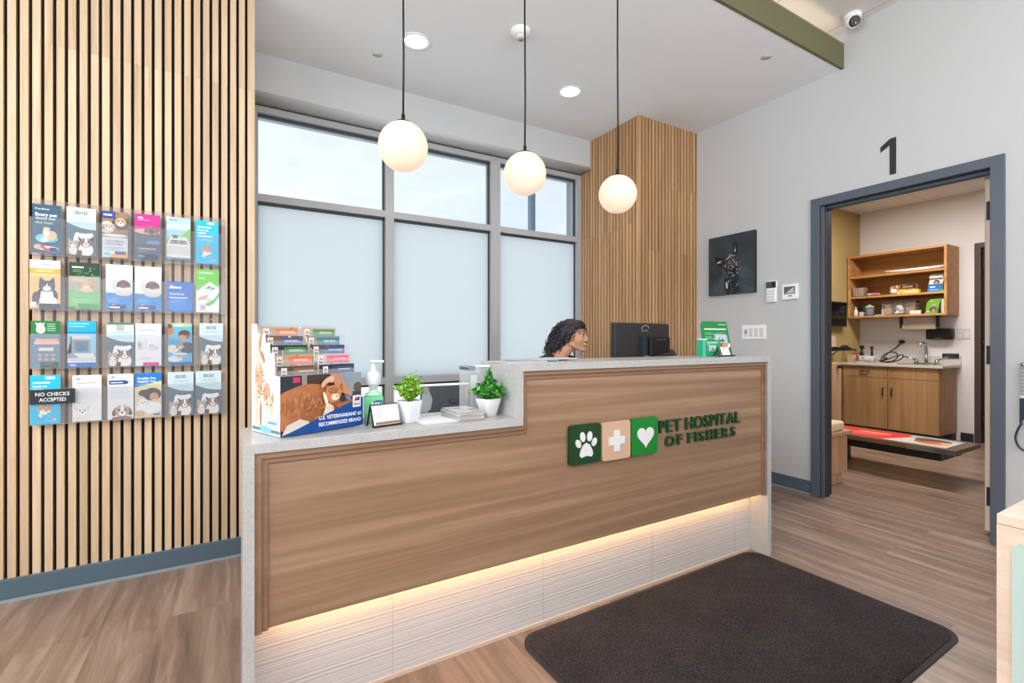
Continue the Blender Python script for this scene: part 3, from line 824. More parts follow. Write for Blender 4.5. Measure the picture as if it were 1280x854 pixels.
for k in range(150):
    a_, d_ = R.random()*6.28, R.random()**.5; c.ell(.29+.30*d_*math.cos(a_), .45+.26*d_*math.sin(a_), .012+.035*R.random(), .003+.005*R.random(), R.choice([(160, 96, 58), (198, 134, 90), (168, 104, 64), (206, 148, 106), (176, 110, 70)]), 1.1+R.random()*.7-.9*(a_ > 3.1), 6)
c.poly([(.46, .2), (.52, .5), (.60, .42), (.62, .25)], (226, 208, 190))
c.poly([(.56, 1), (.68, 1), (.86, .62), (.84, .56), (.70, .66), (.62, .8)], (190, 140, 112))
for k, (u, v) in enumerate([(.5, .86), (.53, .89), (.56, .905), (.59, .90), (.475, .82)]): c.ell(u, v, .022, .04, (222, 176, 150), -.3)
c.poly([(.52, .62), (.50, .82), (.58, .76)], (180, 108, 60)); c.poly([(.66, .74), (.72, .84), (.73, .66)], (176, 104, 58))
c.ell(.60, .64, .105, .10, (202, 134, 82)); c.ell(.60, .70, .07, .04, (176, 108, 62)); c.ell(.625, .58, .05, .04, (236, 222, 206)); c.ell(.505, .56, .02, .085, (236, 228, 218), .3)
c.ell(.63, .645, .011, .007, (50, 56, 36)); c.ell(.645, .59, .012, .01, (196, 110, 100)); c.ell(.57, .66, .010, .006, (50, 56, 36))
c.poly([(.62, .45), (.9, .52), (.94, .34), (.7, .3)], (150, 104, 76))
c.poly([(0, .02), (.05, .18), (.2, .26), (.3, .2), (.35, .1)], (214, 206, 198))
wv = [(0, 0), (0, .0)] + [(u, .02 + .60*(u**1.35)*.86 + .06*math.sin(u*PI)) for u in [i/12 for i in range(13)]] + [(1, 0)]
c.poly(wv[1:], (14, 72, 150))
c.rect(.855, .35, .965, .57, (236, 230, 224)); c.poly([(.87, .47), (.91, .56), (.915, .47)], (200, 40, 44)); c.poly([(.90, .47), (.95, .47), (.95, .55), (.92, .53)], (40, 70, 140)); c.text('HILLS', .91, .385, .05, (30, 60, 130), .02, .085, 'C')
c.text("U.S. VETERINARIANS' #1", .97, .20, .068, (244, 246, 250), .018, .55, 'R'); c.text('RECOMMENDED BRAND', .97, .085, .068, (244, 246, 250), .018, .55, 'R')
mb.build('front_panel', disp)
for sx in (0, 1):
    mb = MB(); x0 = 0 if sx == 0 else WD-.003
    prof_ = [(0, .002), (.0, .182), (.036, .182), (.040, .250), (.066, .250), (.070, .281), (.095, .281), (.099, .311), (.125, .311), (.129, .3115), (.150, .3115), (.155, .341), (.184, .342), (.184, .002)]
    mb.prism([(x0, y, z) for y, z in prof_], (.003, 0, 0), M['white'] if sx == 0 else M['acr'])
    if sx == 0:
        c = Card(mb, (0, .184, .002), (0, -1, 0), (0, 0, 1), .184, .34)
        f1, f2, f3 = (206, 164, 134), (226, 196, 172), (180, 132, 104)
        c.rect(.02, .02, .98, .05, (90, 130, 150)); c.rect(.02, .0, .98, .02, (214, 218, 222)); c.ell(.5, .04, .2, .06, (120, 190, 220))
        c.ell(.27, .50, .15, .30, f1, .05); c.ell(.24, .72, .08, .3, f2); c.ell(.20, .35, .10, .2, f2); c.ell(.2, .17, .05, .2, f2); c.ell(.33, .17, .045, .22, f3); c.ell(.33, .85, .04, .2, f3, -.2)
        c.ell(.40, .70, .05, .12, f3, .7)
        c.ell(.55, .36, .13, .20, f1); c.ell(.62, .26, .16, .15, f2); c.poly([(.5, .30), (.5, .38), (.6, .33)], f3); c.poly([(.7, .33), (.76, .39), (.78, .28)], f3); c.ell(.62, .21, .06, .05, (240, 226, 216)); c.ell(.56, .27, .02, .02, (70, 60, 50)); c.ell(.70, .27, .02, .02, (70, 60, 50))
        for k in range(14): c.ell(.2+.4*R.random(), .3+.4*R.random(), .05, .012, f3, R.random()-.5, 8)
        c.rect(.58, .06, .95, .16, (196, 214, 226)); c.lines(.6, .10, .3, 1, (110, 160, 190), .03*.7, .05, .1)
    mb.build('side_panel', disp)
mb = MB(); mb.box(0, 0, 0, WD, .186, .004, M['acr']); mb.build('base', disp)
mb = MB(); mb.box(.003, .181, .004, WD-.003, .184, .342, M['acr']); mb.build('back_panel', disp)
for k, (y, h) in enumerate(tiers):
    mb = MB(); mb.box(.003, y-.010, .004, WD-.003, y-.008, h-.018, M['acr_clear']); mb.build('pocket', disp)
mb = MB(); mb.box(WD*.49, .03, .004, WD*.49+.002, .18, .16, M['acr_clear']); mb.build('divider', disp)
cov = [((90, 70, 60), (132, 96, 66), 'brown', 'dark navy', (40, 46, 66), (58, 72, 112)),
       ((190, 160, 130), (236, 110, 70), 'red-orange', 'pink', (204, 190, 184), (236, 108, 138)),
       ((44, 42, 40), (60, 126, 70), 'green', 'blue', (92, 76, 66), (52, 82, 150)),
       ((124, 94, 72), (58, 92, 150), 'blue', 'teal', (150, 140, 136), (36, 134, 150)),
       ((190, 162, 138), (218, 128, 72), 'orange', 'green', (196, 176, 160), (70, 146, 84))]
tn = ['lowest', 'second lowest', 'middle', 'second highest', 'topmost']
hs = Matrix.Rotation(rz, 3, 'Z')
for k, (y, h) in enumerate(tiers):
    lc, lb, ln, rn, rc, rb = cov[k]
    for side, bc, band, nm in ((0, lc, lb, ln), (1, rc, rb, rn)):
        x0 = .006 + side*.137; w = .129
        p = Vector((.121, 1.565, LO)) + hs @ Vector((x0, y, .005))
        mb = MB(); mb.box(0, -.005, 0, w, .006, h-.008, M['offwhite'])
        c = Card(mb, (0, -.005, 0), (1, 0, 0), (0, 0, 1), w, h-.008)
        c.rect(0, 0, 1, 1, bc); v1 = 1 - .006/(h); vh = .03/(h)
        for j in range(26): c.ell(R.random(), v1-vh*2.4*R.random(), .03+.1*R.random(), .012+.02*R.random(), R.choice([(206, 178, 150), (70, 58, 54), (150, 112, 84), (226, 214, 204), (40, 60, 110), bc, bc]), R.random()*3, 8)
        c.rect(.40 if side == 0 else .34, v1-vh*.85, .97, v1, band); c.lines(.52, v1-vh*.35, .42, 2, (240, 240, 240), .006, .016)
        c.rect(.10, v1-vh*.95, .24, v1+.0, (238, 234, 228)); c.poly([(.12, v1-vh*.5), (.17, v1-vh*.1), (.18, v1-vh*.5)], (200, 50, 50)); c.poly([(.17, v1-vh*.5), (.22, v1-vh*.2), (.22, v1-vh*.5)], (44, 70, 140)); c.rect(.12, v1-vh*.85, .22, v1-vh*.65, (50, 60, 100))
        o = mb.build('pet_booklet', None, p); o.rotation_euler = (0, 0, rz)
        tag(o, 'booklet with a %s title band, %s slot in the %s row of the display' % (nm, 'left' if side == 0 else 'right', tn[k]), 'booklet', 'booklets in the counter display')

# sanitizer
t = thing('sanitizer_bottle', 'clear pump bottle of green hand sanitizer between the counter display and a potted plant', 'bottle', (.430, 1.708, LO), math.radians(-12))
mb = MB(); rg = []
for z, w, d in ((0, .062, .042), (.004, .068, .046), (.085, .068, .046), (.100, .058, .040), (.108, .034, .032), (.116, .030, .030)):
    rg.append([(x, y, z) for x, y in rrect(w, d, min(w, d)*.42, 5)])
mb.loft(rg, acrylic('sanitizer_gel', .8, (176, 226, 196), .1)); mb.build('body', t)
mb = MB(); mb.box(-.0345, -.0245, .022, .030, -.0228, .096, flat((112, 206, 150), .4))
c = Card(mb, (-.0345, -.0246, .022), (1, 0, 0), (0, 0, 1), .0645, .074)
c.ell(.7, .62, .36, .17, (30, 70, 150), .2); c.text('PURELL', .42, .54, .15, (240, 244, 250), .03, .56); c.lines(.1, .35, .5, 3, (214, 240, 224), .02, .09); c.rect(0, .97, 1, 1, (60, 150, 90)); mb.build('label', t)
cp = acrylic('pump_plastic', .75, (226, 230, 234), .3)
mb = MB(); mb.lathe([(.012, .114), (.013, .126), (.024, .134), (.0255, .142), (.0255, .166), (.019, .178), (.009, .184), (.0085, .212), (.012, .214)], (0, 0, 0), cp, 24); mb.build('pump', t)
mb = MB(); mb.box(-.012, -.011, .210, .036, .011, .219, cp, .004); mb.build('nozzle', t)

# A-frame card stand
t = thing('card_stand', 'small black easel holding a white card, before the sanitizer bottle', 'card holder', (.394, 1.613, LO), math.radians(14))
mb = MB()
for x in (0.003,):
    mb.tube([(x, -.020, .003), (x, .002, .074), (x, .024, .003)], .0032, M['black'], 8)
mb.tube([(.098, -.022, .003), (.098, .004, .074)], .003, M['black'], 8)
mb.box(-.002, -.030, .001, .106, -.016, .005, M['black'], .001); mb.build('easel', t)
tl = Matrix.Translation((0, -.022, .006)) @ Matrix.Rotation(math.radians(-18), 4, 'X')
mb = MB(); mb.box(.004, -.002, 0, .100, .002, .072, M['white'], mat=tl)
o_ = tl @ Vector((.004, -.0021, 0)); vz = tl.to_3x3() @ Vector((0, 0, 1))
c = Card(mb, o_, (1, 0, 0), vz, .096, .072); c.rect(0, 0, 1, 1, (232, 228, 226)); c.rect(0, .92, 1, 1, (70, 104, 66)); c.rect(.06, .02, 1, .14, (150, 112, 92)); c.lines(.12, .7, .25, 4, (190, 184, 182), .03, .11); mb.build('card', t)

def pot_profile(mb, w0, w1, h, m, r=.016):
    rg = []
    for z, w, rr_ in ((0, w0, r*.8), (.004, w0+.004, r*.8), (h*.5, (w0*.45+w1*.55), r), (h-.002, w1, r*1.1), (h, w1-.002, r*1.1), (h-.001, w1-.008, r), (h-.012, w1-.010, r)):
        rg.append([(x, y, z) for x, y in rrect(w, w, rr_, 5)])
    mb.loft(rg, m)
def leafy(mb, base, n, reach, hgt, lsz, greens, stem, narrow=.4, dome=True, rs=3):
    rr = random.Random(rs)
    for i in range(n):
        a = rr.random()*2*PI; q = rr.random()**.5
        tip = base + Vector((math.cos(a)*reach*q, math.sin(a)*reach*q, hgt*(.55+.45*rr.random())*(1-.42*q*q if dome else 1-.15*q)))
        mid = base.lerp(tip, .5) + Vector((0, 0, hgt*.10))
        mb.tube([base + (tip-base)*.02, mid, tip], .0009, stem, 4, False)
        k = rr.randint(7, 11)
        for j in range(k):
            f = .25 + .75*j/(k-1)
            p = base.lerp(mid, f*2) if f < .5 else mid.lerp(tip, f*2-1)
            d = Vector((rr.uniform(-1, 1), rr.uniform(-1, 1), rr.uniform(-.25, 1))).normalized(); s_ = lsz*(.7+.5*rr.random())
            sd = d.cross(Vector((rr.uniform(-1, 1), rr.uniform(-1, 1), rr.uniform(-1, 1)))).normalized()*s_*narrow; up = d.cross(sd).normalized()*s_*.12
            m = rr.choice(greens)
            a_, b_, c_, e_ = p, p + d*s_*.5 + sd, p + d*s_ + up, p + d*s_*.5 - sd
            ctr = p + d*s_*.5 - up
            mb.face((a_, b_, ctr), m); mb.face((b_, c_, ctr), m); mb.face((c_, e_, ctr), m); mb.face((e_, a_, ctr), m)
potw = flat((222, 223, 227), .4)
soil = flat((60, 46, 36), .9)
t = thing('potted_plant', 'yellow-green feathery plant in a square white pot at the middle of the low ledge', 'plant', (.539, 1.640, LO), math.radians(16))
mb = MB(); pot_profile(mb, .050, .074, .078, potw); mb.build('pot', t)
mb = MB(); mb.prism([(x, y, .066) for x, y in rrect(.062, .062, .012, 4)], (0, 0, .004), soil); mb.build('soil', t)
mb = MB(); yg = [flat(q_, .6) for q_ in ((146, 196, 56), (176, 216, 72), (112, 172, 52), (190, 222, 96), (84, 150, 44))]
leafy(mb, Vector((0, 0, .066)), 110, .054, .098, .0135, yg, yg[2], .34, True, 5); leafy(mb, Vector((.01, 0, .10)), 14, .03, .085, .0125, yg, yg[2], .3, False, 6); mb.build('foliage', t)
br_ = flat((128, 104, 92), .7)
for k in range(7):
    mb = MB(); a = -.35 + .18*k; e = Vector((math.cos(a)*.066, math.sin(a)*.03-.01, .075+.05*R.random()+.015))
    mb.tube([(0, 0, .07), tuple(e*.5 + Vector((0, 0, .06))), tuple(e)], .0008, br_, 4, False)
    for j in range(5): mb.ball(e + Vector((R.uniform(-.008, .008), R.uniform(-.008, .008), R.uniform(-.008, .012))), .0016, R.choice([br_, flat((190, 170, 150)), yg[1]]), 6, 4)
    mb.build('dried_sprig', t, merge=False)
t = thing('potted_plant', 'bushy bright green plant in a square white pot against the quartz step', 'plant', (.846, 1.630, LO), math.radians(14))
mb = MB(); pot_profile(mb, .046, .080, .068, potw, .014); mb.build('pot', t)
mb = MB(); mb.prism([(x, y, .056) for x, y in rrect(.066, .066, .012, 4)], (0, 0, .004), soil); mb.build('soil', t)
mb = MB(); gg = [flat(q_, .55) for q_ in ((46, 136, 44), (72, 164, 52), (30, 108, 40), (110, 190, 70), (24, 88, 34))]
leafy(mb, Vector((0, 0, .058)), 70, .066, .072, .021, gg, gg[2], .38, True, 8)
leafy(mb, Vector((.004, .0, .075)), 12, .020, .105, .019, gg[:4], gg[2], .38, True, 9); mb.build('foliage', t)

# flat white leaflets and the newspaper stack
t = thing('notepad', 'white notepad lying flat on the low ledge beside the yellow-green plant', 'notepad', (.640, 1.600, LO), math.radians(5))
mb = MB(); mb.box(-.082, -.042, 0, .09, .085, .0055, flat((222, 226, 232), .45), .0006, 1); mb.build('pages', t)
mb = MB(); mb.box(-.084, -.044, .0055, .092, .087, .0068, flat((238, 239, 241), .45), .0004, 1); mb.build('cover', t)
for k in range(7):
    z = LO + .0001 + .0048*k; a = math.radians(-2 + R.uniform(-2.5, 2.5) + (0 if k < 6 else 0))
    mb = MB(); w, d, hh = .104, .150, .0046
    pc = flat((204, 206, 208), .7) if k % 3 else flat((176, 166, 156), .7)
    mb.box(-w/2, -d/2, 0, w/2, d/2, hh, pc, .0012, 2)
    c = Card(mb, (-w/2+.003, -d/2+.003, hh), (1, 0, 0), (0, 1, 0), w-.006, d-.006)
    c.rect(0, 0, 1, 1, (222, 223, 224)); c.rect(.06, .55, .6, .92, (168, 186, 192)); c.ell(.4, .72, .16, .1, (126, 140, 150)); c.rect(.62, .08, .95, .5, (150, 160, 172)); c.lines(.08, .45, .48, 7, (150, 152, 156), .012, .055)
    c2 = Card(mb, (-w/2, -d/2, 0), (1, 0, 0), (0, 0, 1), w, hh); c2.lines(.05, .5, .9, 1, (120, 110, 104), .2, .3); c3 = Card(mb, (-w/2, d/2, 0), (0, -1, 0), (0, 0, 1), d, hh); c3.lines(.03, .4, .9, 1, (130, 140, 150), .25, .3)
    o = mb.build('newspaper', None, (.735+R.uniform(-.003, .003), 1.628+R.uniform(-.003, .003), z)); o.rotation_euler = (0, 0, a + math.radians(6))
    tag(o, ['folded newspaper at the bottom of the stack on the low ledge', 'folded newspaper second from the bottom of the stack on the low ledge', 'folded newspaper third from the bottom of the stack on the low ledge', 'folded newspaper in the middle of the stack on the low ledge', 'folded newspaper third from the top of the stack on the low ledge', 'folded newspaper second from the top of the stack on the low ledge', 'folded newspaper with its printed page showing, on top of the stack on the low ledge'][k], 'newspaper', 'newspapers stacked on the low ledge')
# clear acrylic box with brown treats
t = thing('acrylic_box', 'clear acrylic box with brown contents behind the newspaper stack', 'box', (.852, 1.762, LO))
aw, ad, ah = .096, .09, .182
mb = MB(); k_ = acrylic('acrylic_box_wall', .24, (214, 222, 228))
for b_ in ((-aw/2, -ad/2, 0, aw/2, -ad/2+.003, ah), (-aw/2, ad/2-.003, 0, aw/2, ad/2, ah), (-aw/2, -ad/2+.003, 0, -aw/2+.003, ad/2-.003, ah), (aw/2-.003, -ad/2+.003, 0, aw/2, ad/2-.003, ah), (-aw/2+.003, -ad/2+.003, 0, aw/2-.003, ad/2-.003, .003)): mb.box(*b_, k_)
mb.build('walls', t)
mb = MB(); mb.box(-aw/2-.001, -ad/2-.001, ah, aw/2+.001, ad/2+.001, ah+.004, acrylic('lid_plastic', .5)); mb.box(-.02, -ad/2-.002, ah-.002, .05, -.02, ah+.008, M['white'], .002); mb.box(-aw/2, -ad/2-.0015, ah-.012, -.02, ad/2, ah+.0045, flat((130, 138, 146), .4)); mb.build('lid', t)
mb = MB(); mb.box(-aw/2+.012, -ad/2+.006, .004, -.008, -ad/2+.008, .15, M['white']); mb.build('leaflet', t)
for k in range(9):
    mb = MB(); mb.ball((0, 0, 0), (.013, .011, .022), flat(R.choice([(150, 112, 88), (126, 88, 66), (176, 136, 108)]), .7), 10, 8, Matrix.Rotation(R.uniform(-.4, .4), 3, 'X') @ Matrix.Rotation(R.uniform(-.4, .4), 3, 'Y'))
    o = mb.build('pet_treat', None, (.852 + (-.028, 0, .028)[k % 3], 1.762 + (-.018, .008, -.012)[(k+k//3) % 3], LO + .026 + .036*(k//3)))
    tag(o, 'brown oblong treat inside the clear acrylic box', 'treat', 'brown treats in the acrylic box')

# ================================================================= ON THE HIGH LEDGE
for k, (x, y, a, col, lb) in enumerate([(1.00, 1.665, 4, (210, 212, 216), 'pale sheet of paper lying at the step end of the high ledge, under another'), (1.075, 1.690, -7, (150, 158, 168), 'grey printed leaflet overlapping the pale sheet on the high ledge'), (1.19, 1.715, 3, (196, 200, 206), 'pale leaflet lying nearest the receptionist on the high ledge')]):
    mb = MB(); mb.box(-.10, -.065, 0, .10, .065, .0025 + .001*k, flat(col, .5), .0006, 1)
    c = Card(mb, (-.1, -.065, .0025+.001*k), (1, 0, 0), (0, 1, 0), .2, .13); c.rect(.05, .1, .45, .9, (176, 184, 194)); c.lines(.5, .8, .42, 6, (140, 146, 154), .02, .1)
    o = mb.build('leaflet', None, (x, y, HI + .0028*k)); o.rotation_euler = (0, 0, math.radians(a)); tag(o, lb, 'paper')
t = thing('counter_sign', 'tall green leaning sign with a hand holding a card, right on the high ledge', 'sign', (2.345, 1.735, HI), math.radians(-6))
mb = MB(); Wg, Hg = .205, .192
sh = [(-.085, 0), (.118, 0), (.092, Hg), (-.088, Hg), (-.104, Hg-.022), (-.098, Hg*.4)]
mb.prism([(x, .02*z/Hg, z) for x, z in sh], (0, .006, 0), flat((26, 138, 70), .45))
c = Card(mb, (-.1, -.0003, 0), (1, 0, 0), (0, .104, 1), .205, .192)
c.rect(.08, .76, .90, .80, (226, 236, 230)); c.lines(.08, .66, .4, 2, (120, 190, 140), .02, .045); c.lines(.5, .66, .35, 2, (110, 180, 132), .02, .045); c.lines(.60, .9, .3, 1, (150, 206, 160), .05*.7, .05, .1)
c.lines(.1, .54, .3, 2, (150, 206, 160), .018, .045)
c.poly([(.42, .5), (.48, .56), (.56, .55), (.60, .3), (.9, .42), (.98, .30), (.92, .06), (.5, .04), (.42, .3)], (216, 150, 122)); c.rect(.50, .06, .7, .34, (160, 92, 66))
c.poly([(.46, .36), (.92, .38), (.90, .62), (.44, .64)], (190, 200, 208)); c.poly([(.56, .40), (.66, .40), (.62, .56)], (60, 150, 90)); c.poly([(.62, .40), (.82, .42), (.72, .50)], (40, 80, 130)); c.ell(.96, .30, .06, .06, (240, 238, 236)); c.ell(.97, .1, .07, .1, (30, 80, 110))
mb.build('sign_board', t)
mb = MB(); mb.prism([(-.03, .026, 0), (.03, .026, 0), (0, .026, .12)], (0, .002, 0), flat((210, 210, 208))); mb.box(-.03, .026, 0, .03, .055, .002, M['white']); mb.build('easel_back', t)
t = thing('leaflet_box', 'small green box of leaflets left of the tall green sign', 'box', (2.222, 1.70, HI), math.radians(3))
mb = MB(); mb.box(-.075, -.02, 0, .078, .02, .088, flat((34, 164, 120), .45), .002)
c = Card(mb, (-.075, -.0201, 0), (1, 0, 0), (0, 0, 1), .153, .088); c.rect(0, 0, .13, 1, (110, 196, 164)); c.rect(.22, .80, .86, .87, (210, 236, 226)); c.lines(.22, .68, .22, 1, (160, 216, 196), .05, .1); c.rect(.33, .32, .75, .68, (200, 210, 210)); c.poly([(.45, .36), (.6, .36), (.53, .6)], (90, 180, 130)); c.poly([(.55, .36), (.7, .36), (.62, .47)], (40, 90, 150)); mb.build('carton', t)
mb = MB(); mb.box(-.072, -.016, .088, -.03, .016, .094, M['white'], .002); mb.build('leaflets', t)
t = thing('card_holder', 'small black A-frame holder with a white card, before the green signs', 'card holder', (2.245, 1.632, HI), math.radians(10))
mb = MB(); mb.prism([(-.062, -.018, .002), (-.036, .006, .052), (-.030, .006, .052), (-.004, .036, .002), (-.012, .036, .002), (-.033, .012, .044), (-.052, -.014, .002)], (0, .003, 0), M['black'])
mb.box(-.012, -.024, .001, .098, -.008, .008, M['black'], .001); mb.box(-.060, -.018, 0, .02, -.012, .004, M['black']); mb.build('frame', t)
mb = MB(); tl = Matrix.Translation((-.016, -.014, .007)) @ Matrix.Rotation(math.radians(-20), 4, 'X'); mb.box(-.004, -.001, 0, .082, .001, .046, M['white'], mat=tl)
c = Card(mb, tl @ Vector((-.004, -.0012, 0)), (1, 0, 0), tl.to_3x3() @ Vector((0, 0, 1)), .086, .046); c.rect(.32, .8, .56, .92, (120, 118, 116)); c.lines(.3, .5, .35, 2, (200, 200, 200), .03, .2); mb.build('card', t)
# ================================================================= BEHIND THE DESK
# computer monitor on an arm, its back to the camera
t = thing('computer_monitor', 'black computer monitor seen from behind, right of the receptionist', 'monitor', (2.452, 2.40, .74), math.radians(0))
mb = MB(); mb.box(-.258, 0, .235, .258, .028, .528, flat((52, 50, 54), .42), .006, 3); mb.box(-.262, .026, .230, .262, .042, .532, flat((40, 44, 52), .45), .004); bk = mb.build('back_shell', t)
mb = MB(); mb.box(-.255, .042, .24, .255, .0435, .525, flat((20, 22, 26), .2)); mb.build('screen', t)
mb = MB(); rg = [(.034*math.cos(a)+.02, -.001, .492+.022*math.sin(a)) for a in [PI*i/12 for i in range(13)]]; rg2 = [(.040, -.001, .486), (.056, -.001, .470)]
mb.tube(rg + [(-.012, -.001, .47)], .0035, flat((150, 148, 146), .3), 6); mb.tube([(.004, -.001, .474), (.03, -.001, .482), (.052, -.001, .470)], .0035, flat((150, 148, 146), .3), 6); mb.build('logo_ring', bk)
mb = MB(); mb.box(-.03, -.035, .25, .01, .002, .44, flat((42, 56, 66), .4), .003); mb.box(.012, -.06, .27, .20, .0, .43, M['black'], .004); mb.box(.012, -.064, .425, .185, -.03, .437, M['blackm'], .002)
for k in range(3): mb.box(.068+.034*k, -.0615, .413, .086+.034*k, -.0595, .418, flat((120, 112, 108)))
mb.build('mount_box', t)
mb = MB(); mb.prism([(-.02, -.09, .235), (.20, -.09, .235), (.20, -.09, .34), (-.02, -.09, .29)], (0, .028, 0), flat((58, 52, 56), .4)); mb.ball((-.04, -.075, .265), (.04, .035, .045), flat((120, 116, 112), .4), 16, 10); mb.tube([(.19, -.075, .29), (.20, -.075, .15), (.18, -.075, .03)], .018, M['dark'], 12); mb.cyl((.18, -.075, 0), (.18, -.075, .03), .06, M['dark'], seg=20); mb.build('monitor_arm', t)
mb = MB(); mb.tube([(.19, -.03, .345), (.235, -.05, .345), (.265, -.05, .31), (.275, -.05, .25), (.27, -.04, .12), (.25, -.03, .005)], .005, flat((40, 80, 150), .5), 8); mb.build('cable', t)
# second monitor lower down, beyond the low ledge
t = thing('computer_monitor', 'dark monitor seen past the low ledge, between the two potted plants', 'monitor', (1.03, 2.38, .74), math.radians(-4))
mb = MB(); mb.prism([(-.19, 0, .03), (.25, 0, .03), (.25, .045, .165), (-.165, .045, .165)], (0, .02, 0), flat((40, 48, 56), .35)); sh_ = mb.build('housing', t)
mb = MB(); mb.prism([(-.186, -.001, .034), (-.162, .043, .162), (-.135, .043, .162), (-.115, .022, .10), (-.13, .004, .05), (-.15, -.001, .034)], (0, -.001, 0), flat((134, 142, 150), .3)); mb.build('screen_reflection', sh_)  # pale grey sheet standing in for a reflection on the dark screen
mb = MB(); mb.box(-.02, .004, .075, .02, .012, .10, flat((60, 66, 74), .4), .002); mb.build('badge', sh_)
mb = MB(); mb.prism([(-.07, .02, .0), (.12, .02, .0), (.08, .03, .05), (-.03, .03, .05)], (0, .05, 0), M['black']); mb.box(-.10, -.02, 0, .15, .14, .008, M['black'], .002); mb.build('stand', t)
t = thing('keyboard', 'black computer keyboard on the work surface before the receptionist', 'keyboard', (1.98, 2.37, .74), math.radians(150))
mb = MB(); mb.box(-.2, -.06, 0, .2, .06, .014, M['black'], .004); mb.build('body', t)
mb = MB()
for i in range(14):
    for j in range(4): mb.box(-.188+.027*i, -.05+.026*j, .014, -.166+.027*i, -.029+.026*j, .019, M['dark'], .001, 1)
mb.build('keys', t)

# office chair under her
PX, PY = 2.02, 2.80
Tf = Vector((.30, -.954, 0)).normalized()          # torso faces
Tr = Vector((Tf.y, -Tf.x, 0))                       # her right hand side
trz = math.atan2(-Tf.x, Tf.y)                       # local +Y -> Tf
t = thing('office_chair', 'black swivel office chair under the receptionist', 'chair', (PX, PY, 0), trz)
mb = MB(); mb.loft([[(x, y, z) for x, y in rrect(w, d, .1, 5, 0, .02)] for z, w, d in ((.40, .40, .40), (.41, .46, .46), (.445, .47, .47), (.455, .44, .44))], M['blackm']); mb.build('seat', t)
mb = MB(); mb.loft([[(x, -.235 - .03*abs(z-.75) + (.0 if k else 0), z) for x, z in rrect(.40, .40, .08, 5, 0, .76)] for k in (0,)] + [[(x, -.275 - .03*abs(z-.75), z) for x, z in rrect(.40, .40, .08, 5, 0, .76)]], M['blackm'], smooth=False); mb.box(-.03, -.275, .40, .03, -.262, .7, M['black']); mb.build('backrest', t)
mb = MB(); mb.cyl((0, 0, .10), (0, 0, .40), .025, M['dark']); mb.build('gas_lift', t)
mb = MB()
for k in range(5):
    a = 2*PI*k/5; mb.tube([(0, 0, .11), (.28*math.cos(a), .28*math.sin(a), .075)], [.03, .018], M['black'], 8); mb.ball((.28*math.cos(a), .28*math.sin(a), .03), .03, M['black'], 12, 8)
mb.build('castor_base', t)

# ---------------------------------------------------------------- receptionist
def capsule(mb, a, b, ra, rb, m, seg=14):
    a, b = Vector(a), Vector(b); d = b - a
    n = max(2, int(d.length / (min(ra, rb)*.45)) + 1)
    if d.length < 1e-6: mb.ball(a, ra, m, seg, 10); return
    mb.cyl(a, b, ra, m, rb, seg); mb.ball(a, ra, m, seg, 10); mb.ball(b, rb, m, seg, 10)
def chain(mb, pts, rs, m, seg=14):
    for (a, b), (x, y) in zip(zip(pts, pts[1:]), zip(rs, rs[1:])): capsule(mb, a, b, x, y, m, seg)
def fuse(mb, name, mat, vox, smooth=6, parent=None):
    me = bpy.data.meshes.new('tmp'); mb.bm.to_mesh(me); mb.bm.free()
    ob = bpy.data.objects.new('tmp', me); COL.objects.link(ob)
    md = ob.modifiers.new('r', 'REMESH'); md.mode = 'VOXEL'; md.voxel_size = vox; md.use_smooth_shade = True
    if smooth:
        sm = ob.modifiers.new('s', 'SMOOTH'); sm.iterations = smooth; sm.factor = .5
    dg = bpy.context.evaluated_depsgraph_get()
    m2 = bpy.data.meshes.new_from_object(ob.evaluated_get(dg)); m2.name = name
    bpy.data.objects.remove(ob); bpy.data.meshes.remove(me)
    m2.materials.clear(); m2.materials.append(mat)
    for p in m2.polygons: p.use_smooth = True; p.material_index = 0
    o = bpy.data.objects.new(name, m2); COL.objects.link(o); o.parent = parent
    return o
# frames (world axes, origin at pelvis floor point)
def B(r, f, u): return Tr*r + Tf*f + Vector((0, 0, u))
HC = Vector((2.108-PX, 2.735-PY, 1.188))                              # skull centre
cr, cf = Vector((.8637, -.5041, 0)), Vector((-.5041, -.8637, 0))      # image right / towards camera
Hf = (cr*.90 + cf*.54 + Vector((0, 0, -.06))).normalized()            # face direction
Hu = (Vector((0, 0, 1)) + Hf*.06 - cr*.03).normalized(); Hu = (Hu - Hf*Hu.dot(Hf)).normalized()
Hl = Hu.cross(Hf).normalized()                                        # her left
def Hd(l, f, u): return HC + Hl*l + Hf*f + Hu*u
person = thing('person', 'smiling person with long dark curly hair and a dark top, seated behind the desk', 'person', (PX, PY, 0))
sk = M['skin']
hm = Matrix((Hl, Hf, Hu)).transposed()
mb = MB()
# skull, jaw, cheeks
mb.ball(Hd(0, -.005, .016), (.072, .092, .082), sk, 32, 24, hm)
mb.ball(Hd(0, .044, -.035), (.061, .052, .070), sk, 28, 20, hm)
mb.ball(Hd(0, .042, -.074), (.047, .046, .034), sk, 24, 16, hm)
mb.ball(Hd(0, .076, -.097), (.024, .021, .018), sk, 20, 14, hm)
for sgn in (-1, 1):
    mb.ball(Hd(sgn*.038, .060, -.036), (.024, .024, .024), sk, 18, 12, hm)
    capsule(mb, Hd(sgn*.052, .005, -.06), Hd(sgn*.018, .074, -.097), .018, .014, sk)
    mb.ball(Hd(sgn*.030, .078, .020), (.026, .014, .011), sk, 16, 10, hm)        # brow
    mb.ball(Hd(sgn*.074, -.024, -.012), (.010, .019, .029), sk, 16, 12, hm)       # ear
    mb.ball(Hd(sgn*.077, -.018, -.034), (.008, .010, .012), sk, 12, 8, hm)
    mb.ball(Hd(sgn*.0125, .098, -.034), (.009, .010, .008), sk, 12, 8, hm)        # nostril wing
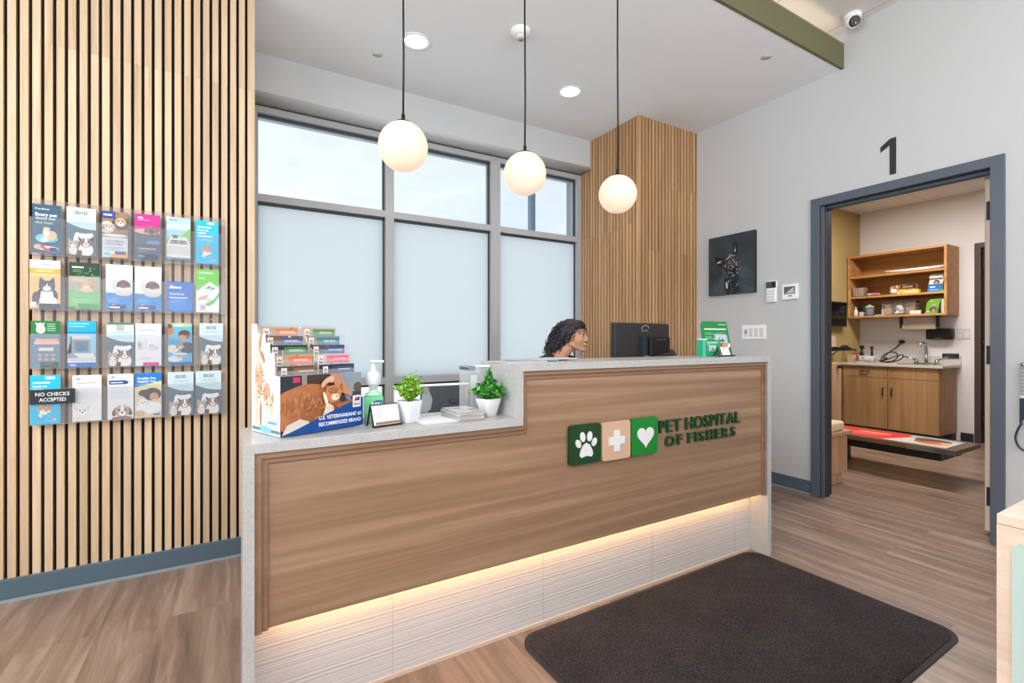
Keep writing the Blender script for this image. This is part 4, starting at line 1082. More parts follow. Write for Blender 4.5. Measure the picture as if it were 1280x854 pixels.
capsule(mb, Hd(0, .084, .016), Hd(0, .101, -.024), .0085, .0125, sk)
mb.ball(Hd(0, .104, -.027), (.0125, .012, .011), sk, 14, 10, hm)
mb.ball(Hd(0, .084, -.060), (.031, .014, .018), sk, 18, 12, hm)
# neck, trunk
nb = B(0, -.005, 1.035); nt_ = Hd(0, -.018, -.055)
capsule(mb, nb, nt_, .057, .052, sk, 20)
chain(mb, [B(0, -.02, .52), B(0, -.015, .66), B(0, 0, .80), B(0, 0, .94), B(0, -.01, 1.0)], [.13, .112, .12, .112, .07], sk, 20)
for sg in (-1, 1):
    chain(mb, [B(sg*.05, -.012, 1.005), B(sg*.155, -.012, .975)], [.056, .05], sk)
    chain(mb, [B(sg*.165, -.01, .965), B(sg*.20, .06, .76), B(sg*.15, .27, .785)], [.052, .040, .028], sk)
    mb.ball(B(sg*.08, 0, .56), (.10, .11, .10), sk)
    chain(mb, [B(sg*.09, .0, .545), B(sg*.10, .40, .545), B(sg*.10, .37, .10)], [.085, .058, .036], sk)
    capsule(mb, B(sg*.10, .35, .045), B(sg*.11, .50, .035), .034, .028, sk)
    # hand resting on the keyboard
    wr = B(sg*.15, .27, .785); pc = B(sg*.135, .345, .778)
    capsule(mb, wr, pc, .024, .022, sk); mb.ball(pc, (.038, .036, .014), sk)
    for k, (off, ln) in enumerate([(-.027, .060), (-.009, .070), (.009, .066), (.026, .052)]):
        b0 = pc + Tr*off + Tf*.025; b1 = b0 + Tf*ln*.45 + Tr*off*.25 + Vector((0, 0, .010)); b2 = b1 + Tf*ln*.35 + Vector((0, 0, -.006)); b3 = b2 + Tf*ln*.22 + Vector((0, 0, -.014))
        chain(mb, [b0, b1, b2, b3], [.0095, .0090, .0082, .0072], sk, 10)
    i_ = -sg
    chain(mb, [wr + Tf*.025 + Tr*i_*.018, wr + Tf*.055 + Tr*i_*.043 + Vector((0, 0, -.004)), wr + Tf*.085 + Tr*i_*.048 + Vector((0, 0, -.008))], [.012, .0105, .009], sk, 10)
body = fuse(mb, 'body', sk, .0042, 5, person)
# face details
ew, ei = flat((196, 188, 182), .35), flat((40, 26, 20), .2)
for sgn in (-1, 1):
    mb = MB(); p = Hd(sgn*.031, .0785, .002); mb.ball(p, (.0125, .0105, .0080), ew, 16, 12, hm)
    q = p + (Hf + Hl*sgn*.05).normalized()*.0050; mb.ball(q, (.0068, .0068, .0068), ei, 12, 8, hm)
    mb.tube([p + Hl*sgn*x + Hf*(.0125-abs(x)*.22) + Hu*(.0064 - abs(x)*abs(x)*24) for x in (-.013, -.006, 0, .006, .014)], [.0014, .0024, .0030, .0026, .0014], M['hair'], 6)
    mb.build('eye', person)
    mb = MB(); mb.tube([Hd(sgn*x, y, z) for x, y, z in ((.012, .089, .024), (.024, .0885, .031), (.038, .081, .031), (.050, .066, .024))], [.002, .0034, .0030, .0012], M['hair'], 8); mb.build('eyebrow', person)
mb = MB()
mb.tube([Hd(x, .0985-abs(x)*14*abs(x), -.0535+abs(x)*abs(x)*11) for x in (-.029, -.018, -.008, 0, .008, .018, .029)], [.0012, .0028, .0034, .0030, .0034, .0028, .0012], M['lip'], 8)
mb.tube([Hd(x, .0965-abs(x)*14*abs(x), -.0675+abs(x)*abs(x)*19) for x in (-.028, -.016, 0, .016, .028)], [.0012, .0036, .0042, .0036, .0012], M['lip'], 8)
mb.build('lips', person)
mb = MB(); mb.tube([Hd(x, .0975-abs(x)*14*abs(x), -.0602+abs(x)*abs(x)*14) for x in (-.023, -.012, 0, .012, .023)], [.002, .0046, .0050, .0046, .002], flat((242, 240, 236), .3), 8); mb.build('teeth', person)
# hair: soft mass plus loose curls
mb = MB(); hr = M['hair']
mb.ball(Hd(0, -.024, .030), (.084, .094, .088), hr, 32, 24, hm)
mb.ball(Hd(0, .026, .066), (.068, .056, .044), hr, 24, 16, hm)
bk_ = (-Hf*.55 - cr*.55 + Vector((0, 0, -.05)))
chain(mb, [Hd(0, -.065, .03), Hd(0, -.105, -.02) , Hd(0, -.135, -.085) + Vector((0, 0, 0)), Hd(0, -.165, -.165)], [.075, .074, .068, .042], hr, 20)
for sgn in (-1, 1): chain(mb, [Hd(sgn*.058, -.035, .03), Hd(sgn*.066, -.075, -.04), Hd(sgn*.06, -.115, -.12), Hd(sgn*.055, -.14, -.19)], [.040, .042, .040, .024], hr, 16)
hair = fuse(mb, 'hair', hr, .006, 4, person)
mb = MB(); rr = random.Random(11); h2 = flat((58, 52, 58), .5); h3 = flat((22, 19, 22), .5); h4 = flat((84, 80, 90), .45)
def curl(p0, d, ln, rad, turns, th, m):
    d = d.normalized(); a = d.orthogonal().normalized(); b = d.cross(a); ph = rr.random()*6.28; pts = []
    n = max(10, int(turns*7))
    for i in range(n+1):
        f = i/n; ag = ph + f*turns*2*PI; rd = rad*(.35+.65*min(1, f*3))
        pts.append(p0 + d*ln*f + Vector((0, 0, -.25*ln*f*f)) + (a*math.cos(ag) + b*math.sin(ag))*rd)
    mb.tube(pts, [th*(1-.5*i/n) for i in range(n+1)], m, 5)
hv = [(v.co.copy(), v.normal.copy()) for v in hair.data.vertices]
for k in range(420):
    p, n_ = rr.choice(hv)
    q = p - HC; f = q.dot(Hf); back = min(1, max(0, (.02 - f)/.12))
    if f > .045 and q.dot(Hu) < .05: continue
    dn = Vector((0, 0, -1)) - Hf*.5*(1 - back) - Hf*.15
    dn = dn - n_*dn.dot(n_)*.8
    curl(p - n_*.003, dn.normalized() + n_*(.12 + .25*back*rr.random()), .035 + .035*rr.random() + .02*back, .0045 + .003*back, 1.5 + 1.3*rr.random(), .0032 + .0008*back, rr.choice([hr, h2, h2, h4, h3]))
for l, u, ln in ((.038, .098, .05), (.026, .104, .045), (.012, .106, .035), (.050, .086, .05), (-.03, .10, .045), (-.012, .105, .04), (.058, .07, .06), (-.05, .085, .05), (.0, .1, .05), (.045, .09, .06)):
    curl(Hd(l, .070-.5*abs(l), u-.012), Hf*.35 - Hu + Hl*l*6, ln, .007, 1.6, .004, rr.choice([hr, h3, h2]))
mb.build('curls', hair, merge=False)
hair['label'] = 'long dark curly hair'
mb = MB(); p = Hd(-.083, -.012, -.024); mb.ball(p, (.005, .009, .013), M['black'], 12, 8, hm); p2 = Hd(.083, -.012, -.024); mb.ball(p2, (.005, .009, .013), M['black'], 12, 8, hm)
mb.build('earpiece', person)
# dark top: a fused shell a little larger than the trunk and upper arms, open V at the neck
mb = MB(); nv = M['navy']
chain(mb, [B(0, -.02, .53), B(0, -.015, .66), B(0, 0, .80), B(0, -.004, .925), B(0, -.02, .965)], [.146, .126, .134, .124, .094], nv, 20)
for sg in (-1, 1):
    chain(mb, [B(sg*.075, -.02, 1.003), B(sg*.155, -.016, .982)], [.058, .060], nv)
    chain(mb, [B(sg*.165, -.01, .972), B(sg*.19, .04, .83)], [.064, .056], nv)
    capsule(mb, B(sg*.035, -.055, 1.012), B(sg*.10, -.03, 1.0), .044, .05, nv)
fuse(mb, 'scrub_top', nv, .006, 4, person)
mb = MB(); tr_ = flat((34, 38, 46), .8)
for sg in (-1, 1):
    mb.ball(B(sg*.08, 0, .56), (.108, .118, .106), tr_)
    chain(mb, [B(sg*.09, .0, .548), B(sg*.10, .40, .548), B(sg*.10, .37, .13)], [.093, .068, .058], tr_)
fuse(mb, 'trousers', tr_, .008, 3, person)
mb = MB()
for sg in (-1, 1): capsule(mb, B(sg*.10, .34, .048), B(sg*.11, .515, .038), .046, .036, M['white'])
fuse(mb, 'shoes', M['white'], .007, 3, person)
# ================================================================= BROCHURE RACK ON THE SLATS
RX0, RX1, RZ0, RZ1 = -.776, -.034, .772, 1.792
RY = 2.9488
rk = thing('brochure_rack', 'clear acrylic wall rack with four rows of pockets on the slatted wood wall', 'brochure rack', ((RX0+RX1)/2, RY, RZ0))
o0 = Vector(((RX0+RX1)/2, RY, RZ0))
class RM(MB):
    def build(s, name, parent=rk, **k):
        bmesh.ops.translate(s.bm, verts=s.bm.verts, vec=-o0); return MB.build(s, name, parent, **k)
mb = RM(); mb.box(RX0, RY-.004, RZ0, RX1, RY-.001, RZ1, M['acr_back']); mb.build('back_panel')
rowz = [(1.534, 1.702), (1.288, 1.440), (1.024, 1.180), (.773, .938)]
for z0, z1 in rowz:
    mb = RM(); mb.box(RX0, 2.897, z0, RX1, 2.900, z1, M['acr']); mb.box(RX0, 2.900, z0, RX1, RY-.004, z0+.003, M['acr_clear'])
    for x in (RX0, RX1-.003): mb.box(x, 2.900, z0+.003, x+.003, RY-.004, z1, M['acr_clear'])
    mb.build('pocket_row')
mb = RM()
for x in (RX0+.06, -.4, RX1-.06):
    for z in (1.765, 1.262, .99): mb.cyl((x, RY-.008, z), (x, RY-.003, z), .006, M['grey'], seg=12)
mb.build('screws')
t = thing('notice_strip', 'black strip sign reading NO CHECKS ACCEPTED on the lower left of the wall rack', 'sign', (-.774, 2.8965, .868))
mb = MB(); mb.box(0, -.002, 0, .151, 0, .065, flat((38, 44, 48), .4)); c = Card(mb, (0, -.002, 0), (1, 0, 0), (0, 0, 1), .151, .065)
c.text('NO CHECKS', .5, .55, .25, (222, 226, 228), .02, .76, 'C'); c.text('ACCEPTED', .5, .17, .25, (222, 226, 228), .02, .60, 'C'); mb.build('plate', t)

W_ = (238, 240, 242)
def a_every(c):
    c.rect(0, 0, 1, 1, (44, 82, 108)); c.text('PetsBest', .10, .89, .035, (200, 214, 222), .02, .5); c.text('Every pet', .10, .76, .062, W_, .035, .76); c.text('deserves', .10, .69, .055, (190, 200, 208), .035, .70); c.text('the best', .10, .60, .055, (160, 206, 150), .03, .62)
    c.ell(.35, .30, .24, .20, (104, 206, 232)); c.ell(.62, .30, .28, .18, (92, 190, 222)); c.ell(.62, .36, .26, .22, (222, 190, 150), .7); c.ell(.48, .42, .12, .2, (236, 226, 214)); c.ell(.5, .5, .12, .08, (226, 198, 170)); c.ell(.42, .27, .14, .12, (236, 232, 228))
    c.ell(.5, .10, .42, .1, (238, 236, 234)); c.ell(.2, .12, .16, .12, (222, 178, 160)); c.ell(.7, .06, .3, .1, (40, 104, 190)); c.poly([(.24, .14), (.34, .15), (.66, .06), (.6, .03), (.36, .08)], (216, 62, 52)); c.rect(.6, .05, .85, .12, (32, 48, 70))
def a_pets(c):
    c.rect(0, 0, 1, 1, (86, 110, 124)); c.poly([(0, 1), (1, 1), (1, .55), (.75, .555), (.45, .58), (.2, .63), (0, .68)], (200, 222, 230))
    for k, q in enumerate([(60, 76, 84), (140, 132, 126), (70, 130, 96)]): c.rect(.30+.14*k, .86, .42+.14*k, .92, q); c.ell(.36+.14*k, .89, .03, .03, W_)
    c.lines(.22, .80, .6, 2, (150, 176, 188), .008, .03, .1); c.lines(.2, .66, .6, 1, (164, 186, 196), .008, .03, .1)
    c.poly([(.28, .45), (.34, .48), (.5, .46), (.66, .46), (.88, .48), (.92, .42), (.78, .36), (.5, .3), (.36, .28), (.2, .26)], W_)
    cat(c, .22, .22, .17, (186, 172, 160), (226, 220, 214), (240, 236, 232), (150, 134, 122)); dog(c, .66, .27, .20, (148, 110, 86), (84, 66, 58), (244, 242, 240), (246, 244, 242), True, (236, 232, 228)); c.rect(.36, .0, .52, .1, (96, 66, 48))
def a_meal(c):
    c.rect(0, 0, 1, 1, (208, 212, 218)); c.rect(0, .44, 1, 1, (150, 122, 100)); c.ell(.2, .65, .3, .3, (220, 204, 188)); c.ell(.75, .74, .4, .3, (84, 64, 54)); dog(c, .72, .78, .22, (196, 166, 136), (98, 72, 58), W_); dog(c, .28, .66, .2, (214, 196, 178), (170, 140, 116), W_)
    c.rect(0, .84, .52, 1, (44, 70, 140)); c.lines(.06, .90, .36, 1, W_, .05*.7, .05, .1); c.ell(.5, .48, .5, .07, (226, 222, 218)); c.text('THIS IS MORE', .12, .34, .035, (120, 128, 142), .01, .72); c.text('THAN A MEAL', .12, .28, .035, (120, 128, 142), .01, .70); c.lines(.12, .22, .7, 3, (170, 176, 186), .008, .025)
    c.poly([(.34, 0), (1, 0), (1, .16), (.84, .09), (.36, .07)], (238, 164, 76)); c.rect(.5, .07, .92, .14, (50, 90, 160)); c.rect(.08, .05, .3, .09, (80, 190, 226))
def a_bug(c):
    c.rect(0, 0, 1, 1, (76, 92, 110)); c.rect(0, .66, 1, 1, (200, 36, 140)); c.lines(.13, .90, .2, 1, W_, .05*.7, .05, .1); c.lines(.13, .865, .5, 1, (240, 190, 220), .012, .03)
    c.ell(.5, .62, .55, .13, (222, 180, 158)); dog(c, .66, .66, .20, (140, 106, 90), (110, 80, 66), (86, 80, 84)); c.ell(.35, .45, .6, .22, (90, 102, 116)); c.ell(.72, .38, .3, .12, (110, 146, 186), .2); c.ell(.5, .3, .6, .12, (74, 92, 112))
    c.lines(.13, .23, .74, 1, (240, 192, 150), .032*.7, .05, .1); c.lines(.14, .18, .4, 1, (170, 190, 206), .01, .02); c.rect(.32, .0, .92, .12, (30, 44, 56)); c.rect(.14, .06, .4, .09, (80, 160, 226))
def a_jeep(c):
    c.rect(0, 0, 1, 1, (176, 212, 230)); c.rect(0, .9, .1, 1, W_); c.lines(.08, .92, .4, 1, (110, 130, 140), .03*.7, .05, .1); c.rect(0, .72, 1, .82, (206, 230, 240)); c.lines(.06, .76, .8, 2, (150, 186, 206), .01, .06, .1); c.poly([(0, .5), (.3, .58), (.6, .56), (1, .78), (1, .3), (0, .3)], (132, 200, 96))
    c.poly([(.04, .38), (.16, .54), (.84, .54), (.97, .38)], (226, 224, 224)); c.rect(.25, .5, .45, .58, (90, 100, 120)); c.poly([(.12, .36), (.2, .46), (.8, .46), (.88, .36)], (120, 124, 130))
    for u, q in ((.26, (70, 52, 46)), (.5, (150, 130, 116)), (.73, (80, 56, 46))): c.ell(u, .42, .07, .08, q); c.ell(u, .41, .05, .06, (212, 168, 146)); c.ell(u, .345, .1, .05, (70, 90, 110))
    c.rect(0, .1, 1, .37, (218, 216, 214)); c.rect(0, .33, 1, .36, (234, 232, 230)); c.lines(.04, .29, .92, 5, (198, 194, 190), .012, .035, .02); c.rect(0, .04, 1, .1, (226, 232, 236)); c.rect(0, 0, 1, .05, (110, 128, 146)); c.rect(.04, .0, .22, .06, (140, 160, 176))
def a_back(c):
    c.rect(0, 0, 1, 1, (6, 190, 236)); c.rect(.5, .915, .82, .97, (226, 240, 246)); c.lines(.10, .83, .58, 1, W_, .045*.7, .05, .1); c.text('back to', .10, .755, .045, W_, .03, .46); c.lines(.10, .69, .34, 1, W_, .045*.7, .05, .1); c.lines(.10, .62, .68, 1, W_, .045*.7, .05, .1); c.lines(.12, .56, .66, 2, (180, 232, 246), .01, .03)
    o_, w_ = (206, 158, 112), (240, 232, 224); c.ell(.52, .46, .05, .13, o_, -.7); c.ell(.38, .32, .16, .17, o_, .2); c.ell(.45, .24, .14, .12, w_); c.ell(.60, .29, .13, .11, o_); c.poly([(.52, .34), (.54, .42), (.62, .36)], o_); c.poly([(.64, .36), (.71, .41), (.71, .31)], o_); c.ell(.62, .25, .07, .05, w_); c.ell(.34, .17, .05, .1, w_, .2); c.ell(.72, .13, .14, .035, o_, -.6); c.ell(.82, .09, .05, .02, w_); c.ell(.32, .12, .06, .02, (20, 110, 180)); c.lines(.5, .06, .4, 1, (170, 230, 246), .01, .03)
def a_tux(c):
    c.rect(0, 0, 1, 1, (242, 190, 136)); c.rect(0, .82, 1, 1, W_); c.rect(0, .72, 1, .83, (242, 166, 70)); c.lines(.2, .79, .62, 2, (250, 220, 170), .012, .03); c.lines(.4, .90, .3, 1, (150, 150, 156), .03*.7, .05, .1)
    cat(c, .56, .46, .27, (76, 80, 92), (238, 240, 244), (240, 240, 244), (70, 74, 86)); c.ell(.6, .16, .3, .22, (236, 238, 242)); c.ell(.2, .2, .12, .3, (84, 88, 98)); c.rect(.04, .03, .22, .13, W_); c.rect(.3, .0, 1, .1, (50, 56, 66)); c.rect(0, .84, 1, .85, (226, 226, 226))
def a_run(c):
    c.rect(0, 0, 1, 1, (120, 176, 120)); c.rect(0, .7, 1, 1, (24, 58, 42)); c.lines(.10, .88, .4, 1, W_, .045*.7, .05, .1); c.lines(.12, .83, .3, 2, (120, 170, 130), .012, .035)
    for k in range(22): c.ell(.3+.7*R.random(), .70+.18*R.random(), .06, .03, R.choice([(30, 74, 44), (60, 120, 60), (90, 150, 80), (40, 60, 50)]), R.random(), 8)
    c.rect(0, .4, 1, .7, (176, 168, 150)); c.ell(.3, .62, .3, .06, (206, 190, 170)); dog(c, .55, .52, .17, (214, 178, 138), (186, 146, 106), (240, 226, 208), None, False, (222, 192, 156)); c.poly([(0, .0), (1, 0), (1, .4), (.6, .36), (0, .42)], (122, 190, 124)); c.lines(.12, .2, .5, 3, (186, 222, 184), .015, .05); c.rect(.3, .0, .96, .12, (72, 156, 90)); c.rect(0, .0, .2, .05, (40, 110, 70))
def a_ring(c):
    c.rect(0, 0, 1, 1, (234, 240, 244)); c.rect(0, 0, 1, .38, (32, 134, 208)); c.ell(.66, .54, .42, .40, (120, 190, 224)); c.ell(.66, .54, .405, .385, (232, 204, 150)); c.ell(.66, .545, .385, .365, (206, 216, 224)); c.ell(.66, .55, .35, .33, (226, 222, 218)); c.lines(.12, .86, .7, 2, (180, 206, 222), .012, .03); c.ell(.27, .74, .03, .03, (60, 170, 220))
    dog(c, .66, .58, .19, (104, 64, 46), (72, 44, 34), (126, 82, 60)); c.ell(.66, .36, .3, .1, (214, 206, 200)); c.lines(.12, .25, .4, 3, (150, 200, 236), .012, .035); c.rect(.1, .02, .78, .12, (20, 62, 128)); c.lines(.14, .045, .4, 1, W_, .045*.7, .05, .1); c.ell(.28, .12, .06, .03, (240, 170, 60)); c.lines(.8, .08, .16, 2, (120, 180, 226), .015, .04)
def a_blue(c):
    c.rect(0, 0, 1, 1, (16, 104, 196)); c.ell(.5, .2, .45, .3, (28, 130, 214)); c.ell(.19, .86, .06, .05, (244, 180, 60)); c.lines(.10, .77, .5, 1, (220, 236, 250), .09*.7, .05, .1); c.text('The 5 W\'s of', .10, .55, .085, W_, .025, .56); c.lines(.10, .44, .7, 1, (190, 220, 246), .07*.7, .05, .1); c.lines(.1, .36, .6, 2, (140, 190, 232), .016, .05)
def a_green(c):
    c.rect(0, 0, 1, 1, (236, 240, 240)); c.poly([(0, 1), (1, 1), (1, .6), (.5, .66), (.1, .5), (0, .52)], (116, 190, 96)); c.lines(.1, .93, .75, 2, (210, 236, 200), .012, .03); c.lines(.1, .80, .36, 2, (190, 226, 180), .012, .03); c.poly([(.1, .52), (.6, .72), (.96, .6), (.5, .4)], (224, 236, 226)); c.ell(.55, .58, .12, .05, (60, 150, 80), .5); c.ell(.72, .56, .12, .04, (40, 120, 130), .5)
    c.ell(.3, .34, .26, .09, (222, 176, 152), .5); c.ell(.5, .3, .14, .04, (226, 184, 160), -.4); c.poly([(.4, .2), (.8, .32), (1, .48), (1, .38), (.8, .22), (.5, .14)], (96, 190, 90)); c.rect(.18, .05, .4, .17, (176, 184, 188))
def a_peach(c):
    c.rect(0, 0, 1, 1, (112, 142, 162)); c.rect(0, .72, 1, 1, (30, 118, 58)); c.ell(.34, .82, .16, .2, (226, 222, 216)); dog(c, .32, .90, .12, (236, 232, 228), (200, 196, 190), W_, None, True); c.lines(.56, .92, .3, 4, (150, 206, 160), .02, .045, .1)
    c.rect(.16, .55, .94, .62, (226, 178, 158)); c.rect(.12, .50, .98, .555, (232, 190, 170)); c.rect(.28, .36, .78, .43, (228, 210, 200))
    for u in (.32, .54, .76):
        for v in (.27, .18): c.ell(u, v, .075, .06, (216, 160, 140))
    c.rect(.34, .0, .96, .12, (54, 84, 74)); c.lines(.4, .07, .4, 1, (120, 150, 130), .015, .04)
def a_build(c):
    c.rect(0, 0, 1, 1, (150, 196, 226)); c.rect(0, .74, 1, 1, (10, 172, 228)); c.rect(0, .72, 1, .77, (30, 130, 200)); c.lines(.06, .93, .7, 1, (160, 224, 244), .03*.7, .05, .1); c.lines(.06, .87, .6, 1, (160, 224, 244), .03*.7, .05, .1); c.poly([(0, .12), (1, .12), (1, .3), (.8, .3), (.8, .66), (.14, .66), (.14, .3), (0, .3)], (146, 156, 166)); c.rect(.26, .34, .72, .56, (110, 124, 140)); c.rect(.36, .34, .62, .48, (60, 120, 170)); c.rect(.14, .6, .8, .68, (206, 210, 214)); c.rect(.1, .52, .16, .66, (120, 110, 104)); c.poly([(.2, .3), (.9, .3), (1, .2), (.4, .2)], (220, 222, 224)); c.rect(0, .12, 1, .2, (206, 206, 206)); c.rect(0, 0, 1, .1, (16, 108, 196)); c.text('VCA', .08, .02, .05, W_, .03, .22); c.rect(0, .1, 1, .12, (240, 240, 240))
def a_petcard(c):
    a_pets(c); c.rect(.05, .78, .97, .98, (226, 228, 226)); c.rect(.02, .95, .99, 1, (86, 126, 90)); c.rect(.34, .80, .66, .95, (184, 192, 194)); c.lines(.38, .9, .22, 3, (140, 150, 154), .012, .035)
def a_white(c):
    c.rect(0, 0, 1, 1, (230, 231, 235)); c.text('VETRADENT', .12, .82, .05, (130, 126, 130), .01, .66); c.lines(.1, .75, .75, 2, (190, 190, 196), .01, .03)
    c.rect(.08, .38, .3, .58, (200, 202, 210)); c.rect(.36, .36, .44, .64, (214, 216, 224)); c.ell(.62, .46, .12, .1, (196, 200, 210)); c.rect(.54, .36, .7, .46, (206, 208, 216)); c.ell(.8, .42, .08, .1, (216, 200, 196)); c.ell(.16, .5, .05, .08, (160, 166, 180)); c.lines(.2, .18, .5, 2, (186, 186, 192), .01, .03); c.rect(.3, 0, .9, .08, (206, 40, 140))
def a_couple(c):
    c.rect(0, 0, 1, 1, (96, 178, 214)); c.ell(.5, .95, .6, .1, (176, 206, 150)); c.rect(.3, .93, .62, .97, (226, 236, 220)); c.ell(.08, .8, .16, .2, (190, 120, 90)); c.ell(.04, .92, .14, .12, (110, 66, 50)); c.ell(.68, .72, .26, .24, (96, 66, 54)); c.ell(.6, .62, .18, .2, (196, 146, 118)); c.ell(.35, .50, .4, .2, (70, 150, 206), -.4); c.ell(.8, .4, .3, .3, (52, 60, 76)); c.ell(.2, .38, .25, .2, (222, 214, 208)); dog(c, .52, .44, .13, (186, 150, 118), (140, 104, 76)); c.ell(.3, .14, .3, .16, (216, 224, 230)); c.ell(.5, .2, .16, .1, (210, 166, 140)); c.rect(.2, .24, .8, .28, (214, 232, 240)); c.rect(.0, 0, 1, .06, (20, 96, 170))
def a_pup(c):
    c.rect(0, 0, 1, 1, (230, 232, 234)); c.ell(.2, .92, .08, .05, (150, 170, 190)); c.lines(.14, .82, .7, 1, (160, 160, 166), .016, .03, .1); c.rect(.16, .5, .5, .66, (216, 220, 224)); c.lines(.1, .68, .8, 8, (208, 210, 214), .008, .03, .1); dog(c, .34, .22, .2, (236, 230, 224), (216, 206, 196), W_, None, True, (232, 226, 220)); c.ell(.3, .06, .3, .1, (226, 220, 214))
def a_pill(c):
    c.rect(0, 0, 1, 1, (228, 230, 234)); c.ell(.2, .93, .08, .05, (150, 170, 190)); c.ell(.72, .81, .09, .075, (40, 80, 146)); c.rect(.06, .77, .72, .86, (40, 80, 146)); c.lines(.12, .80, .5, 1, W_, .03*.7, .05, .1); c.lines(.08, .7, .82, 9, (206, 208, 212), .008, .03, .1); dog(c, .56, .18, .28, (192, 160, 134), (110, 80, 66), (240, 234, 228), (242, 238, 234)); c.ell(.55, .02, .4, .1, (150, 112, 88))
def a_happy(c):
    c.rect(0, 0, 1, 1, (222, 206, 170)); c.rect(0, .68, 1, 1, (16, 124, 206)); c.text('Healthy Pet,', .10, .86, .05, W_, .03, .7); c.text('Healthy You', .10, .79, .05, W_, .03, .68); c.lines(.1, .75, .6, 1, (150, 204, 236), .01, .03); c.poly([(0, .68), (1, .82), (1, .6), (0, .6)], (226, 214, 160)); c.ell(.65, .52, .34, .3, (54, 40, 40)); c.ell(.35, .55, .22, .16, (66, 48, 46)); c.ell(.72, .46, .17, .2, (206, 154, 128)); c.ell(.72, .39, .07, .02, W_); c.ell(.55, .22, .5, .28, (234, 236, 240)); dog(c, .30, .34, .16, (238, 236, 232), (216, 212, 206), W_); c.ell(.2, .1, .2, .14, (214, 176, 150)); c.rect(.7, .04, .95, .08, (60, 140, 206))
rows_ = [
 [((-0.769,-0.674,1.545,1.762), a_every, 'dark teal brochure with a cartoon cat, top left of the wall rack'),
  ((-0.655,-0.552,1.545,1.764), a_pets, 'grey cat and dog brochure in the top row of the wall rack'),
  ((-0.530,-0.435,1.545,1.763), a_meal, 'brochure with two resting dogs above grey text and an orange foot, top row'),
  ((-0.409,-0.310,1.545,1.766), a_bug, 'brochure with a magenta top over a dark dog photo'),
  ((-0.283,-0.185,1.556,1.767), a_jeep, 'pale blue and green brochure with people in a white open car'),
  ((-0.163,-0.064,1.545,1.765), a_back, 'cyan brochure with a leaping orange cat, top right of the wall rack')],
 [((-0.778,-0.676,1.296,1.512), a_tux, 'orange brochure with a large black and white cat'),
  ((-0.647,-0.537,1.296,1.512), a_run, 'green brochure with a running tan dog under dark leaves'),
  ((-0.516,-0.417,1.296,1.512), a_ring, 'white and blue brochure with a ringed brown puppy, left one of two'),
  ((-0.408,-0.304,1.297,1.511), a_ring, 'white and blue brochure with a ringed brown puppy, right one of two'),
  ((-0.283,-0.174,1.296,1.445), a_blue, 'short plain blue leaflet with white text in the second row'),
  ((-0.161,-0.062,1.296,1.515), a_green, 'white and green brochure with a hand holding leaves')],
 [((-0.775,-0.677,1.029,1.240), a_peach, 'grey-blue brochure with a white dog on green and peach circles'),
  ((-0.652,-0.552,1.029,1.242), a_build, 'cyan brochure with a photo of a building entrance'),
  ((-0.514,-0.411,1.029,1.237), a_petcard, 'grey cat and dog brochure with a white card over its top'),
  ((-0.406,-0.304,1.029,1.234), a_white, 'plain white brochure with pale bottles and a magenta foot'),
  ((-0.277,-0.179,1.031,1.239), a_couple, 'blue brochure with two people hugging a dog'),
  ((-0.147,-0.044,1.029,1.240), a_pets, 'grey cat and dog brochure at the right end of the third row')],
 [((-0.777,-0.676,0.777,0.996), a_back, 'cyan brochure with an orange cat, behind the black strip sign'),
  ((-0.635,-0.532,0.778,0.991), a_pup, 'white text brochure with a small white dog, right of the black strip sign'),
  ((-0.510,-0.413,0.777,0.992), a_pill, 'white brochure with a dark blue title bar and a brown and white dog'),
  ((-0.408,-0.304,0.777,0.993), a_happy, 'brochure with a blue heading over a person hugging a white dog'),
  ((-0.279,-0.172,0.777,0.994), a_pets, 'grey cat and dog brochure in the bottom row, second from the right'),
  ((-0.163,-0.052,0.777,0.995), a_pets, 'grey cat and dog brochure at the bottom right of the wall rack')]]
for ri, row in enumerate(rows_):
    for (x0, x1, z0, z1), art, lb in row:
        mb = MB(); th = R.uniform(.012, .022); fy = 2.9095
        mb.box(0, 0, 0, x1-x0, th, z1-z0, flat((196, 198, 202), .6))
        c = Card(mb, (0, 0, 0), (1, 0, 0), (0, 0, 1), x1-x0, z1-z0); art(c)
        o = mb.build('brochure', None, (x0, fy, z0)); tag(o, lb, 'brochure', 'brochures in the wall rack')

# ================================================================= EXAM ROOM
# wall shelf
SX0, SX1, SY0, SY1, SZ0, SZ1 = 6.85, 7.2, 2.155, 3.145, 1.432, 2.222
sw = thing('wall_shelf', 'open oak wall shelf with three tiers on the back wall of the exam room', 'shelf', (7.2, 2.65, SZ0))
s0 = Vector((7.2, 2.65, SZ0)); ew_ = M['exwood2']
def sbox(nm, b_, par=sw, off=s0, m=ew_, bev=.001):
    mb = MB(); mb.box(b_[0]-off.x, b_[1]-off.y, b_[2]-off.z, b_[3]-off.x, b_[4]-off.y, b_[5]-off.z, m, bev); return mb.build(nm, par)
sbox('side_panel', (SX0, SY0, SZ0, SX1, SY0+.025, SZ1)); sbox('side_panel', (SX0, SY1-.025, SZ0, SX1, SY1, SZ1))
sbox('top_panel', (SX0, SY0+.025, SZ1-.025, SX1, SY1-.025, SZ1)); sbox('bottom_panel', (SX0, SY0+.025, SZ0, SX1, SY1-.025, SZ0+.022))
sbox('back_panel', (SX1-.012, SY0+.025, SZ0+.022, SX1, SY1-.025, SZ1-.025))
Z1, Z2, Z0 = 1.700, 1.958, SZ0+.022
sbox('shelf_board', (SX0+.005, SY0+.025, Z1-.022, SX1-.012, SY1-.025, Z1)); sbox('shelf_board', (SX0+.005, SY0+.025, Z2-.022, SX1-.012, SY1-.025, Z2))
